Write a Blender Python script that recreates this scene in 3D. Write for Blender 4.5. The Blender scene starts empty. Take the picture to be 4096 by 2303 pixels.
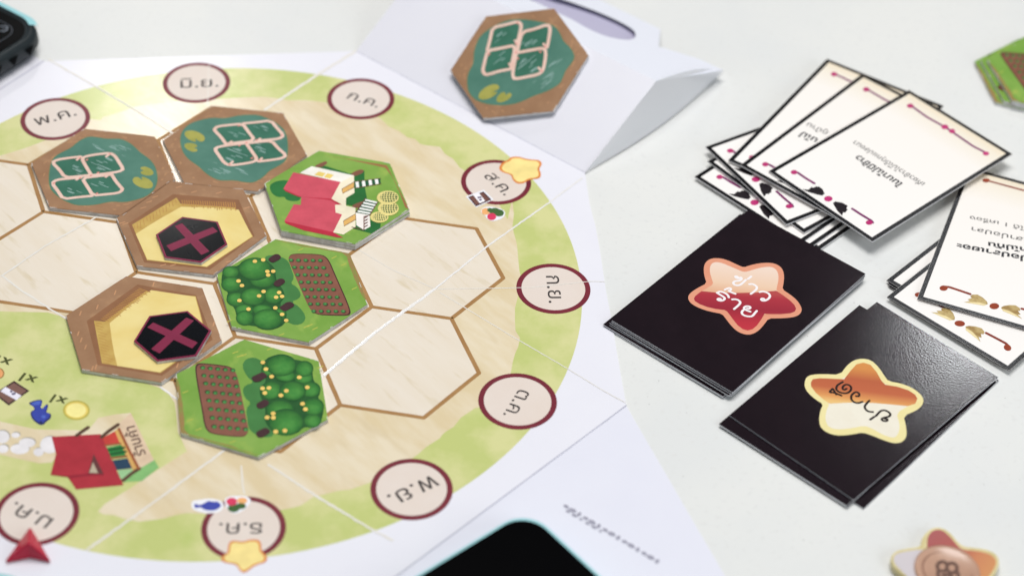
import bpy, math, random
from mathutils import Vector, Matrix
rnd = random.Random(7)
S = bpy.context.scene
COL = S.collection
U = 0.03                       # metres per board unit (one side of a printed hexagon cell is 30 mm)

# ---------------------------------------------------------------- camera
CAM = Vector((3.59548109, -17.64650952, 17.59426055))
RX = Vector((0.9853235810, 0.1652278110, 0.0428627007))
RY = Vector((0.1425446731, -0.6583141022, -0.7391235073))
RZ = Vector((-0.0939066389, 0.7343856707, -0.6722047530))
FPX = 8360.508
cam = bpy.data.cameras.new('camera')
cam.sensor_width = 36.0
cam.lens = 36.0 * FPX / 4096.0
cam.clip_start = 0.01
cam.clip_end = 50
cam_ob = bpy.data.objects.new('camera', cam)
COL.objects.link(cam_ob)
cam_ob.matrix_world = Matrix(((RX.x, -RY.x, -RZ.x, CAM.x * U), (RX.y, -RY.y, -RZ.y, CAM.y * U), (RX.z, -RY.z, -RZ.z, CAM.z * U), (0, 0, 0, 1)))
S.camera = cam_ob


def at(u, v, z=0.0):
    """table point (board units) seen at photograph pixel u, v on the level z"""
    d = RX * ((u - 2048.0) / FPX) + RY * ((v - 1151.5) / FPX) + RZ
    return CAM + d * ((z - CAM.z) / d.z)


foc = at(2400, 1180, 0.1)
cam.dof.use_dof = True
cam.dof.focus_distance = (foc - CAM).dot(RZ) * U
cam.dof.aperture_fstop = 6.3

# ---------------------------------------------------------------- room light
w = bpy.data.worlds.new('World')
S.world = w
w.use_nodes = True
w.node_tree.nodes['Background'].inputs[0].default_value = (0.86, 0.93, 1.0, 1)
w.node_tree.nodes['Background'].inputs[1].default_value = 0.17


def area(name, loc, target, sx, sy, power, color):
    l = bpy.data.lights.new(name, 'AREA')
    l.shape = 'RECTANGLE'
    l.size = sx
    l.size_y = sy
    l.energy = power
    l.color = color
    o = bpy.data.objects.new(name, l)
    COL.objects.link(o)
    o.location = loc
    o.rotation_euler = (Vector(target) - Vector(loc)).to_track_quat('-Z', 'Y').to_euler()
    return o


def mirror_pos(u, v, height, z=0.1):
    """where on the ceiling a lamp hangs whose reflection is seen at pixel u, v"""
    p = at(u, v, z)
    d = (p - CAM).normalized()
    d.z = -d.z
    return (p + d * ((height / U - p.z) / d.z)) * U


H_ROOM = 1.35
area('ceiling_panel', (0.04, 0.28, H_ROOM), (0.02, 0.08, 0), 0.9, 0.55, 14.5, (1.0, 0.985, 0.96))
area('window_light', (1.25, -0.75, 0.75), (0.03, 0.0, 0), 0.9, 0.7, 6.0, (0.88, 0.95, 1.0))
lp = mirror_pos(640, 465, H_ROOM)
area('ceiling_tube_left', lp, (0, 0, 0), 0.08, 0.065, 2.5, (1.0, 0.97, 0.92))
lp = mirror_pos(3890, 1290, H_ROOM)
area('ceiling_tube_right', lp, (0.05, 0, 0), 0.11, 0.06, 1.35, (0.96, 0.98, 1.0))

S.render.engine = 'CYCLES'
S.view_settings.view_transform = 'Standard'
S.view_settings.look = 'None'
S.view_settings.exposure = 0.14
S.view_settings.gamma = 1.0


# ---------------------------------------------------------------- materials
def lin(c):
    return tuple((x / 255.0 / 12.92) if x / 255.0 <= 0.04045 else ((x / 255.0 + 0.055) / 1.055) ** 2.4 for x in c) + (1,)


MATS = {}


def mat(name, rgb, rough=0.5, spec=0.35, rgb2=None, scale=60.0, lo=0.35, hi=0.65, bump=0.0, bscale=900.0, stretch=None, rot=0.0, coat=0.0, detail=4.0, rgb3=None, scale3=400.0, metal=0.0, trans=0.0):
    if name in MATS:
        return MATS[name]
    m = bpy.data.materials.new(name)
    m.use_nodes = True
    nt = m.node_tree
    b = nt.nodes['Principled BSDF']
    b.inputs['Roughness'].default_value = rough
    b.inputs['Specular IOR Level'].default_value = spec
    b.inputs['Metallic'].default_value = metal
    b.inputs['Transmission Weight'].default_value = trans
    b.inputs['Coat Weight'].default_value = coat
    b.inputs['Coat Roughness'].default_value = 0.16
    b.inputs['Base Color'].default_value = lin(rgb)
    tc = nt.nodes.new('ShaderNodeTexCoord')
    mp = nt.nodes.new('ShaderNodeMapping')
    nt.links.new(tc.outputs['Object'], mp.inputs['Vector'])
    mp.inputs['Rotation'].default_value = (0, 0, math.radians(rot))
    if stretch:
        mp.vector_type = 'TEXTURE'
        mp.inputs['Scale'].default_value = tuple(1.0 / q for q in stretch)
    cur = None
    if rgb2:
        n = nt.nodes.new('ShaderNodeTexNoise')
        n.inputs['Scale'].default_value = scale
        n.inputs['Detail'].default_value = detail
        n.inputs['Roughness'].default_value = 0.6
        nt.links.new(mp.outputs['Vector'], n.inputs['Vector'])
        r = nt.nodes.new('ShaderNodeValToRGB')
        r.color_ramp.elements[0].position = lo
        r.color_ramp.elements[0].color = lin(rgb)
        r.color_ramp.elements[1].position = hi
        r.color_ramp.elements[1].color = lin(rgb2)
        nt.links.new(n.outputs['Fac'], r.inputs['Fac'])
        cur = r.outputs['Color']
        if rgb3:
            n3 = nt.nodes.new('ShaderNodeTexNoise')
            n3.inputs['Scale'].default_value = scale3
            n3.inputs['Detail'].default_value = 3
            nt.links.new(mp.outputs['Vector'], n3.inputs['Vector'])
            r3 = nt.nodes.new('ShaderNodeValToRGB')
            r3.color_ramp.elements[0].position = 0.58
            r3.color_ramp.elements[0].color = (0, 0, 0, 1)
            r3.color_ramp.elements[1].position = 0.74
            r3.color_ramp.elements[1].color = (1, 1, 1, 1)
            nt.links.new(n3.outputs['Fac'], r3.inputs['Fac'])
            mx = nt.nodes.new('ShaderNodeMixRGB')
            nt.links.new(r3.outputs['Color'], mx.inputs['Fac'])
            nt.links.new(cur, mx.inputs['Color1'])
            mx.inputs['Color2'].default_value = lin(rgb3)
            cur = mx.outputs['Color']
        nt.links.new(cur, b.inputs['Base Color'])
    if bump:
        n = nt.nodes.new('ShaderNodeTexNoise')
        n.inputs['Scale'].default_value = bscale
        n.inputs['Detail'].default_value = 3.0
        nt.links.new(tc.outputs['Object'], n.inputs['Vector'])
        bp = nt.nodes.new('ShaderNodeBump')
        bp.inputs['Strength'].default_value = bump
        bp.inputs['Distance'].default_value = 0.0002
        nt.links.new(n.outputs['Fac'], bp.inputs['Height'])
        nt.links.new(bp.outputs['Normal'], b.inputs['Normal'])
        if coat:
            nt.links.new(bp.outputs['Normal'], b.inputs['Coat Normal'])
    MATS[name] = m
    return m


def gradient(name, p0, p1, stops, rough=0.4, spec=0.3):
    """ink that runs from p0 to p1 (object space, metres)"""
    if name in MATS:
        return MATS[name]
    m = bpy.data.materials.new(name)
    m.use_nodes = True
    nt = m.node_tree
    b = nt.nodes['Principled BSDF']
    b.inputs['Roughness'].default_value = rough
    b.inputs['Specular IOR Level'].default_value = spec
    tc = nt.nodes.new('ShaderNodeTexCoord')
    sub = nt.nodes.new('ShaderNodeVectorMath')
    sub.operation = 'SUBTRACT'
    sub.inputs[1].default_value = p0
    dot = nt.nodes.new('ShaderNodeVectorMath')
    dot.operation = 'DOT_PRODUCT'
    d = Vector(p1) - Vector(p0)
    dot.inputs[1].default_value = d / d.length_squared
    r = nt.nodes.new('ShaderNodeValToRGB')
    els = r.color_ramp.elements
    while len(els) < len(stops):
        els.new(0.5)
    for e, (pos, c) in zip(els, stops):
        e.position = pos
        e.color = lin(c)
    nt.links.new(tc.outputs['Object'], sub.inputs[0])
    nt.links.new(sub.outputs[0], dot.inputs[0])
    nt.links.new(dot.outputs['Value'], r.inputs['Fac'])
    nt.links.new(r.outputs['Color'], b.inputs['Base Color'])
    MATS[name] = m
    return m


def ink(rgb, rgb2=None, rough=0.42, scale=160.0, spec=0.16):
    n = 'ink_%d_%d_%d' % rgb
    if rgb2 is None:
        rgb2 = tuple(min(255, int(x * 1.07 + 4)) for x in rgb)
    return mat(n, rgb, rough, spec, rgb2, scale, 0.3, 0.7, 0.12, 1600)


# ---------------------------------------------------------------- mesh helpers (coordinates in board units)
class Frame:
    def __init__(self, loc=(0, 0, 0), rot=None):
        self.m = Matrix.Translation(Vector(loc)) @ (rot.to_4x4() if rot is not None else Matrix.Identity(4))
        self.inv = self.m.inverted()


def make(name, verts, faces, mats, parent=None, fr=None, idx=None, smooth=False):
    """verts in world board units; stored relative to the frame of the thing"""
    if fr is not None:
        verts = [fr.inv @ Vector(v) for v in verts]
    me = bpy.data.meshes.new(name)
    me.from_pydata([tuple(Vector(v) * U) for v in verts], [], faces)
    for m in (mats if isinstance(mats, (list, tuple)) else [mats]):
        me.materials.append(m)
    if idx:
        me.polygons.foreach_set('material_index', idx)
    if smooth:
        me.polygons.foreach_set('use_smooth', [True] * len(me.polygons))
    me.update()
    o = bpy.data.objects.new(name, me)
    COL.objects.link(o)
    if parent is not None:
        o.parent = parent
    return o


def tag(o, label=None, cat=None, group=None, kind=None):
    if label:
        o['label'] = label
    if cat:
        o['category'] = cat
    if group:
        o['group'] = group
    if kind:
        o['kind'] = kind
    return o


def thing(name, label, cat, fr, group=None):
    o = bpy.data.objects.new(name, None)
    o.empty_display_size = 0.01
    COL.objects.link(o)
    m = fr.m.copy()
    m.translation = m.translation * U
    o.matrix_world = m
    return tag(o, label, cat, group)


def place(o, fr):
    m = fr.m.copy()
    m.translation = m.translation * U
    o.matrix_world = m


def dup(root, fr, label, group=None):
    def rec(o, parent):
        c = o.copy()
        COL.objects.link(c)
        if parent is not None:
            c.parent = parent
        for ch in kids.get(o, []):
            rec(ch, c)
        return c
    kids = {}
    for o in list(COL.objects):
        if o.parent is not None:
            kids.setdefault(o.parent, []).append(o)
    r = rec(root, None)
    place(r, fr)
    r['label'] = label
    if group:
        r['group'] = group
    return r


def smooth_line(pts, closed=False, n=2):
    pts = [Vector(p) for p in pts]
    for _ in range(n):
        out = []
        k = len(pts)
        if not closed:
            out.append(pts[0])
        for i in range(k if closed else k - 1):
            a, b = pts[i], pts[(i + 1) % k]
            out += [a * 0.75 + b * 0.25, a * 0.25 + b * 0.75]
        if not closed:
            out.append(pts[-1])
        pts = out
    return pts


def area2(pts):
    return sum(pts[i][0] * pts[(i + 1) % len(pts)][1] - pts[(i + 1) % len(pts)][0] * pts[i][1] for i in range(len(pts)))


class Sheet:
    """collects flat printed shapes that lie on one surface"""
    def __init__(self):
        self.v, self.f, self.isl = [], [], []

    def poly(self, pts, z):
        self.isl.append((len(self.v), len(self.f)))
        z += len(self.isl) * 0.000005
        pts = [Vector((p[0], p[1], z)) for p in pts]
        if area2(pts) < 0:
            pts.reverse()
        k = len(self.v)
        self.v += pts
        self.f.append(list(range(k, k + len(pts))))
        return self

    def ellipse(self, c, rx, ry, z, ang=0.0, n=20):
        ca, sa = math.cos(ang), math.sin(ang)
        return self.poly([(c[0] + rx * math.cos(t) * ca - ry * math.sin(t) * sa, c[1] + rx * math.cos(t) * sa + ry * math.sin(t) * ca) for t in [2 * math.pi * i / n for i in range(n)]], z)

    def stroke(self, pts, wd, z, closed=False, jitter=0.0, caps=True, ridge=0.0):
        self.isl.append((len(self.v), len(self.f)))
        pts = [Vector((p[0], p[1], 0)) for p in pts]
        k = len(pts)
        L, Rr, Cn = [], [], []
        for i in range(k):
            a = pts[(i - 1) % k] if (closed or i > 0) else pts[i]
            b = pts[(i + 1) % k] if (closed or i < k - 1) else pts[i]
            d = (b - a)
            if d.length < 1e-9:
                d = Vector((1, 0, 0))
            d.normalize()
            nrm = Vector((-d.y, d.x, 0))
            if (closed or 0 < i < k - 1):
                e = (pts[i] - a)
                if e.length > 1e-9:
                    e.normalize()
                    c = abs(Vector((-e.y, e.x, 0)).dot(nrm))
                    s = 1 / max(c, 0.55)
                else:
                    s = 1
            else:
                s = 1
            h = wd * 0.5 * s
            j1 = 1 + rnd.uniform(-jitter, jitter)
            j2 = 1 + rnd.uniform(-jitter, jitter)
            zz = z + i * 0.00002
            L.append(Vector((pts[i].x + nrm.x * h * j1, pts[i].y + nrm.y * h * j1, zz)))
            Rr.append(Vector((pts[i].x - nrm.x * h * j2, pts[i].y - nrm.y * h * j2, zz)))
            Cn.append(Vector((pts[i].x, pts[i].y, zz + ridge)))
        base = len(self.v)
        if ridge:
            for i in range(k):
                self.v += [L[i], Cn[i], Rr[i]]
            for i in range(k - 1):
                a = base + 3 * i
                self.f += [[a + 1, a, a + 3, a + 4], [a + 2, a + 1, a + 4, a + 5]]
            return self
        for i in range(k):
            self.v += [L[i], Rr[i]]
        for i in range(k if closed else k - 1):
            a = base + 2 * i
            b = base + 2 * ((i + 1) % k)
            self.f.append([a, a + 1, b + 1, b])
        if caps and not closed:
            for e, s in ((0, -1), (k - 1, 1)):
                d = (pts[1] - pts[0]) if e == 0 else (pts[k - 1] - pts[k - 2])
                d.normalize()
                d = d * s
                nrm = Vector((-d.y, d.x, 0))
                zz = z + e * 0.00002
                arc = []
                for t in range(1, 6):
                    a = math.pi * t / 6
                    q = pts[e] + nrm * (wd * .5 * math.cos(a)) + d * (wd * .5 * math.sin(a))
                    arc.append(Vector((q.x, q.y, zz)))
                p0 = pts[e] + nrm * (wd * .5)
                p1 = pts[e] - nrm * (wd * .5)
                ring = [Vector((p0.x, p0.y, zz))] + arc + [Vector((p1.x, p1.y, zz))]
                if area2(ring) < 0:
                    ring.reverse()
                b0 = len(self.v)
                self.v += ring
                self.f.append(list(range(b0, b0 + len(ring))))
        return self

    def done(self, name, m, parent, fr, split=False, stuff=False):
        if split and len(self.isl) > 1:
            o = None
            ends = self.isl[1:] + [(len(self.v), len(self.f))]
            for (v0, f0), (v1, f1) in zip(self.isl, ends):
                o = make(name, self.v[v0:v1], [[i - v0 for i in f] for f in self.f[f0:f1]], m, parent, fr)
            return o
        o = make(name, self.v, self.f, m, parent, fr)
        if stuff:
            o['kind'] = 'stuff'
        return o


# windows of the photograph in which positions were read off (offset x, offset y, pixel scale)
REG = {'r%d%d' % (c, r): (1024 * c, (0, 576, 1152, 1727)[r], .39782) for c in range(4) for r in range(4)}
REG.update(F=(0, 0, 1.5907), P2=(640, 420, .24857), T1=(860, 940, .31762), RS=(2700, 1000, .24867), UC=(2740, 200, .53888), GC=(3500, 640, .59422), ST=(0, 1380, .41424))


def rd(reg, pts, z=0.0):
    a = REG[reg]
    return [at(a[0] + p[0] * a[2], a[1] + p[1] * a[2], z) for p in pts]


def r1(reg, x, y, z=0.0):
    return rd(reg, [(x, y)], z)[0]


def oval(reg, x, y, rx, ry, z, n=18):
    return rd(reg, [(x + rx * math.cos(2 * math.pi * i / n), y + ry * math.sin(2 * math.pi * i / n)) for i in range(n)], z)


def prism(name, pts, z0, z1, mats, parent, fr, topidx=0, sideidx=1, bevel=0.0):
    """solid slab with outline pts; top face one material, sides another"""
    pts = [Vector((p[0], p[1], 0)) for p in pts]
    if area2(pts) < 0:
        pts.reverse()
    k = len(pts)
    v, f, ix = [], [], []
    c = sum(pts, Vector()) / k
    if bevel:
        rings = [(z0, 0), (z1 - bevel, 0), (z1, bevel)]
    else:
        rings = [(z0, 0), (z1, 0)]
    for z, ins in rings:
        for p in pts:
            d = (c - p)
            d.normalize()
            q = p + d * ins
            v.append((q.x, q.y, z))
    for r in range(len(rings) - 1):
        for i in range(k):
            j = (i + 1) % k
            f.append([r * k + i, r * k + j, (r + 1) * k + j, (r + 1) * k + i])
            ix.append(sideidx if r == 0 else topidx)
    f.append([(len(rings) - 1) * k + i for i in range(k)])
    ix.append(topidx)
    f.append([k - 1 - i for i in range(k)])
    ix.append(sideidx)
    return make(name, v, f, mats, parent, fr, ix)


def text_part(name, body, p0, p1, z, m, parent, fr, weight=0.0, squash=0.88):
    """lettering whose baseline runs from p0 to p1"""
    cu = bpy.data.curves.new(name, 'FONT')
    cu.body = body
    cu.size = 1.0
    cu.offset = weight
    cu.resolution_u = 4
    tmp = bpy.data.objects.new(name + '_curve', cu)
    COL.objects.link(tmp)
    dg = bpy.context.evaluated_depsgraph_get()
    dg.update()
    me = bpy.data.meshes.new_from_object(tmp.evaluated_get(dg), depsgraph=dg)
    vs = [v.co.copy() for v in me.vertices]
    fs = [list(p.vertices) for p in me.polygons]
    bpy.data.objects.remove(tmp)
    bpy.data.meshes.remove(me)
    bpy.data.curves.remove(cu)
    if not vs:
        return None
    x0 = min(v.x for v in vs)
    x1 = max(v.x for v in vs)
    d = Vector((p1[0] - p0[0], p1[1] - p0[1], 0))
    s = d.length / (x1 - x0)
    d.normalize()
    nrm = Vector((-d.y, d.x, 0))
    out = []
    for v in vs:
        q = Vector((p0[0], p0[1], 0)) + d * ((v.x - x0) * s) + nrm * (v.y * s * squash)
        out.append((q.x, q.y, z))
    return make(name, out, fs, m, parent, fr)


DZ = 0.0003                     # one ink layer (9 micrometres)

# ---------------------------------------------------------------- table
m_table = mat('white laminate', (229, 229, 226), 0.34, 0.3, (224, 225, 224), 14, 0.35, 0.65, 0.05, 1500, rgb3=(221, 221, 219), scale3=500)
tv = [(-19, -14), (17, -14), (17, 17), (-19, 17)]
frT = Frame((0, 0, -0.05))
table = prism('table_top', tv, -1.0, -0.012, [m_table, m_table], None, None)
tag(table, 'smooth white laminate table top under the whole board game', kind='structure')
# specks on the table
sp = Sheet()
for i in range(70):
    q = at(rnd.uniform(2500, 4096), rnd.uniform(0, 2300), 0)
    sp.ellipse(q, rnd.uniform(.004, .009), rnd.uniform(.004, .007), -0.0112, rnd.uniform(0, 3), 7)
o = sp.done('dust', mat('grey dust', (176, 176, 172), .8), None, None)
tag(o, 'tiny grey dust specks scattered over the white table', kind='stuff')

# ---------------------------------------------------------------- game board
BC = Vector((-2.41, 0.89, 0))
frB = Frame(BC)
board = thing('game_board', 'folding white octagonal game board printed with a green ring, months and hexagon cells', 'game board', frB)
m_paper = mat('white coated paper', (236, 235, 243), 0.24, 0.35, (233, 232, 241), 30, .3, .7, 0.06, 900)
m_edge = mat('paper edge', (205, 205, 212), 0.8)
B1 = at(175, 245)
B2 = at(1425, 205)
B3 = at(2340, 690)
B4 = at(2505, 1620)


def octv(a, r=5.28):
    return BC + Vector((r * math.cos(math.radians(a)), r * math.sin(math.radians(a)), 0))


B5, B6, B7, B8 = octv(-56.5), octv(-101.5), octv(-146.5), octv(173)
B34 = [rd('r21', [(780, 600), (840, 830), (890, 1110), (940, 1448)])[i] for i in range(4)] + rd('r22', [(1000, 310), (1050, 620)])
octo = [B1, B8, B7, B6, B5, B4] + B34[::-1] + [B3, B2]
prism('board_sheet', octo, -0.010, 0.0, [m_paper, m_edge], board, frB)

ring = [octv(0, 4.489)]
ring = [Vector((-2.412 + 4.489 * math.cos(2 * math.pi * i / 160), 0.891 + 4.489 * math.sin(2 * math.pi * i / 160), 0)) for i in range(160)]
m_green = mat('pale green watercolour print', (196, 204, 128), 0.20, 0.35, (216, 215, 154), 42, .41, .60, 0.05, 1400, detail=6, rgb3=(186, 202, 116), scale3=36)
Sheet().poly(ring, DZ).done('printed_meadow', m_green, board, frB)

tan = rd('F', [(-500, 520), (-60, 410), (0, 392), (60, 374), (110, 355), (160, 332), (222, 303)]) + rd('r00', [(910, 1200), (1010, 1210), (1040, 1180), (1150, 1150), (1270, 1110), (1330, 1080), (1480, 1060), (1640, 1040), (1780, 1015), (1960, 1000), (2170, 1000), (2400, 985)]) + rd('r10', [(60, 975), (200, 990), (330, 1012), (480, 1010), (620, 1020), (740, 1040), (860, 1060), (1020, 1120), (1150, 1160), (1250, 1190), (1330, 1270), (1440, 1320), (1520, 1380), (1600, 1400), (1650, 1448)]) + rd('r11', [(1700, 12), (1850, 30), (1900, 100), (1980, 150), (2050, 240), (2140, 300), (2330, 480), (2440, 600), (2530, 760)]) + rd('r21', [(0, 560), (20, 700), (5, 830), (20, 900), (50, 1010), (62, 1150), (75, 1280), (110, 1400)]) + rd('r22', [(60, 80), (30, 200), (30, 330), (35, 430), (80, 500), (62, 590), (30, 660), (8, 740)]) + rd('r12', [(2560, 860), (2550, 980), (2470, 1090), (2400, 1180), (2300, 1190), (2200, 1205), (2120, 1260), (2060, 1300), (1990, 1390), (1900, 1448)]) + rd('r13', [(1870, 30), (1850, 62), (1710, 150), (1620, 230), (1540, 280), (1380, 380), (1240, 470), (1100, 522), (950, 577), (820, 590), (690, 625), (580, 650), (500, 705), (440, 742), (310, 772), (200, 790)]) + rd('r03', [(2600, 800), (2400, 800), (2060, 822), (1900, 812), (1800, 825), (1640, 870), (1400, 900), (1250, 870), (1150, 835), (1040, 825), (985, 800), (1050, 725), (1300, 570), (1600, 370), (1880, 192)]) + rd('r02', [(1790, 1448), (1770, 1250), (1755, 1150), (1700, 1070), (1600, 1000), (1300, 900), (900, 700), (690, 340), (600, 280), (480, 245), (300, 240), (120, 238), (0, 232), (-1000, 150)])
m_tan = mat('sand coloured print', (223, 204, 166), 0.20, 0.32, (233, 219, 192), 26, .38, .62, 0.05, 1400, (1.0, 3.6, 1), -38, rgb3=(219, 201, 166), scale3=30)
Sheet().poly(tan, 2 * DZ).done('printed_sand_field', m_tan, board, frB)

# hexagon cells and their brown outlines
S3 = math.sqrt(3)
m_cream = mat('cream parchment print', (231, 218, 199), 0.20, 0.32, (235, 224, 209), 22, .35, .65, 0.05, 1400, (1.0, 5.0, 1), -38, rgb3=(219, 204, 176), scale3=55)
m_line = mat('brown outline print', (160, 116, 66), 0.4, 0.3, (172, 130, 80), 200, .3, .7)


def hexpts(cx, cy, s=1.0, rot=0.0):
    return [Vector((cx + s * math.cos(math.radians(60 * i + rot)), cy + s * math.sin(math.radians(60 * i + rot)), 0)) for i in range(6)]


cells = [(0, 0), (0, 1), (-1, 0.5), (-1, 1.5), (-2, 1), (-2, 0), (-1, -.5), (-3, 1.5), (-3, .5), (-2, 2), (-4, 1), (-4, 0)]
edges = {}
cellc = []
for cx, cy in cells:
    c = (cx * 1.5, cy * S3)
    if (cx, cy) in ((-4, 0), (-3, -.5)):
        continue
    cellc.append(c)
    hp = hexpts(*c)
    Sheet().poly(hexpts(c[0], c[1], .985), 3 * DZ).done('printed_cell', m_cream, board, frB)
    for i in range(6):
        a, b = hp[i], hp[(i + 1) % 6]
        key = tuple(sorted([(round(a.x, 2), round(a.y, 2)), (round(b.x, 2), round(b.y, 2))]))
        edges[key] = (a, b)
for key, (a, b) in edges.items():
    n = 9
    pts = [a + (b - a) * (i / n) for i in range(n + 1)]
    Sheet().stroke(pts, .054, 4 * DZ, jitter=.05).done('printed_cell_line', m_line, board, frB)

# month circles
m_ring = mat('maroon ring print', (124, 38, 52), 0.34, 0.3, (112, 28, 46), 90, .3, .7)
m_disc = mat('pale pink disc print', (229, 216, 207), 0.34, 0.3, (226, 211, 200), 60, .3, .7, .08, 1200)
m_text = mat('dark grey lettering', (58, 52, 52), 0.5, 0.2, (84, 76, 74), 300, .4, .7)
months = [((-5.4775, 3.6144), 'พ.ค.', ('r00', 372, 1268), ('r00', 775, 1160)),
          ((-3.8527, 4.8189), 'มิ.ย.', ('r00', 1815, 888), ('r00', 2197, 872)),
          ((-1.5540, 4.9617), 'ก.ค.', ('r10', 905, 990), ('r10', 1215, 1085)),
          ((0.5868, 3.5861), 'ส.ค.', ('r11', 2285, 325), ('r11', 2497, 522)),
          ((1.6473, 1.6755), 'ก.ย.', ('r21', 340, 1325), ('r22', 372, 150)),
          ((1.5308, -0.3688), 'ต.ค.', ('r22', 70, 1012), ('r22', -92, 1270)),
          ((0.5847, -1.9896), 'พ.ย.', ('r13', 1765, 430), ('r13', 1310, 640)),
          ((-1.1130, -2.9328), 'ธ.ค.', ('r03', 2640, 912), ('r03', 2205, 915)),
          (tuple(at(92 * 1.5907, 1291 * 1.5907))[:2], 'ม.ค.', ('r03', 545, 872), ('r03', 160, 700))]
for c, word, a, b in months:
    d = Sheet().ellipse(c, .466, .466, 5 * DZ, 0, 64).done('month_ring', m_ring, board, frB)
    Sheet().ellipse(c, .400, .400, 6 * DZ, 0, 64).done('month_disc', m_disc, d, frB)
    text_part('month_name', word, r1(*a), r1(*b), 7 * DZ, m_text, d, frB, 0.002)

# --- small printed pictures on the board
m_white = mat('white sticker print', (240, 240, 246), .35)


def pic(name, items, parent, fr, z0):
    """items: (colour, [polygon, ...]) from the bottom layer to the top one"""
    first = None
    for k, (c, polys) in enumerate(items):
        s = Sheet()
        for j, pl in enumerate(polys):
            s.poly(pl, z0 + (k + j * .04) * DZ)
        o = s.done(name if k == 0 else name + '_detail', c if not isinstance(c, tuple) else ink(c), first or parent, fr, split=True)
        if k == 0 and len(polys) == 1:
            first = o


def star_pic(reg, pts, parent, fr, z0):
    p = smooth_line(rd(reg, pts), True, 2)
    c = sum(p, Vector()) / len(p)
    pic('printed_star', [((214, 130, 62), [p]), ((236, 214, 140), [[c + (q - c) * .88 for q in p]])], parent, fr, z0)


star_pic('F', [(1253, 424), (1262, 409), (1280, 402), (1284, 395), (1305, 394), (1322, 400), (1340, 402), (1357, 403), (1364, 413), (1355, 425), (1361, 437), (1358, 450), (1330, 452), (1318, 462), (1300, 463), (1288, 452), (1286, 440), (1263, 434)], board, frB, 9 * DZ)
star_pic('r03', [(2232, 1245), (2290, 1215), (2297, 1110), (2350, 1085), (2430, 1105), (2520, 1078), (2600, 1080), (2628, 1120), (2625, 1190), (2690, 1250), (2680, 1308), (2570, 1335), (2500, 1390), (2450, 1418), (2405, 1385), (2380, 1330), (2250, 1312), (2222, 1280)], board, frB, 9 * DZ)


def P(reg, *pts):
    return rd(reg, pts)


def veg(reg, hull, red, orange, green, parent, fr):
    pic('printed_vegetables', [(m_white, [smooth_line(rd(reg, hull), True)]), ((232, 170, 110), [oval(reg, *orange, 0)]), ((62, 96, 50), [oval(reg, *g, 0) for g in green]), ((205, 55, 90), [oval(reg, *red, 0)])], parent, fr, 9 * DZ)


veg('r11', [(2255, 690), (2275, 645), (2340, 625), (2430, 645), (2490, 662), (2510, 700), (2485, 745), (2435, 765), (2380, 780), (2325, 760), (2300, 712)], (2370, 732, 46, 36), (2310, 680, 42, 34), [(2400, 680, 55, 36), (2445, 695, 48, 36), (2350, 665, 26, 20)], board, frB)
veg('r03', [(2250, 690), (2290, 645), (2400, 640), (2490, 645), (2530, 690), (2480, 765), (2400, 815), (2335, 822), (2280, 770)], (2330, 700, 55, 40), (2435, 690, 52, 32), [(2350, 765, 60, 42), (2420, 745, 55, 30)], board, frB)
m_crate = (112, 74, 66)
pic('printed_crate', [(m_white, [P('r11', (2108, 530), (2290, 462), (2390, 560), (2215, 640))]), ((70, 44, 52), [P('r11', (2132, 535), (2288, 480), (2368, 562), (2212, 630))]), (m_crate, [P('r11', (2150, 540), (2285, 492), (2348, 560), (2213, 612))]), ((236, 232, 238), [P('r11', (2180, 512), (2240, 492), (2305, 575), (2250, 598))]), ((90, 80, 110), [P('r11', (2225, 535), (2262, 528), (2270, 545), (2232, 552)), P('r11', (2238, 560), (2268, 552), (2272, 568), (2250, 575))])], board, frB, 9 * DZ)
fishp = [(1950, 715), (1960, 770), (2012, 752), (2060, 785), (2150, 792), (2195, 770), (2230, 742), (2195, 698), (2130, 700), (2100, 690), (2070, 706), (2010, 738)]
pic('printed_fish', [(m_white, [smooth_line(P('r03', (1925, 770), (1925, 690), (2000, 682), (2080, 668), (2170, 672), (2250, 705), (2245, 775), (2190, 812), (2080, 820), (1990, 800)), True)]), ((58, 70, 160), [smooth_line(rd('r03', fishp), True, 1)])], board, frB, 9 * DZ)

# start corner with its prices, shop tent and stepping stones
ZS = 3 * DZ
text_part('price_mark', 'x1', r1('r02', 690, 1112), r1('r02', 545, 1068), ZS, ink((70, 74, 34)), board, frB, .03)
text_part('price_mark', 'x1', r1('r02', 388, 900), r1('r02', 240, 852), ZS, ink((70, 74, 34)), board, frB, .03)
text_part('price_mark', 'x1', r1('r02', 135, 722), r1('r02', -15, 676), ZS, ink((70, 74, 34)), board, frB, .03)
pic('printed_coin', [((178, 166, 76), [oval('ST', 738, 628, 130, 95, 0, 36)]), ((220, 196, 100), [oval('ST', 738, 626, 112, 80, 0, 36)]), ((236, 224, 146), [oval('ST', 735, 628, 96, 68, 0, 36)])], board, frB, ZS)
pic('printed_orange', [((150, 110, 60), [oval('ST', -8, 272, 50, 52, 0)]), ((226, 160, 104), [oval('ST', -10, 272, 40, 42, 0)])], board, frB, ZS)
fish2 = [(275, 555), (340, 530), (410, 523), (405, 570), (388, 600), (415, 612), (440, 575), (467, 565), (462, 610), (443, 650), (497, 660), (490, 710), (450, 735), (420, 770), (380, 770), (315, 722), (290, 662), (303, 635), (335, 622), (322, 590), (290, 575)]
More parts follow.
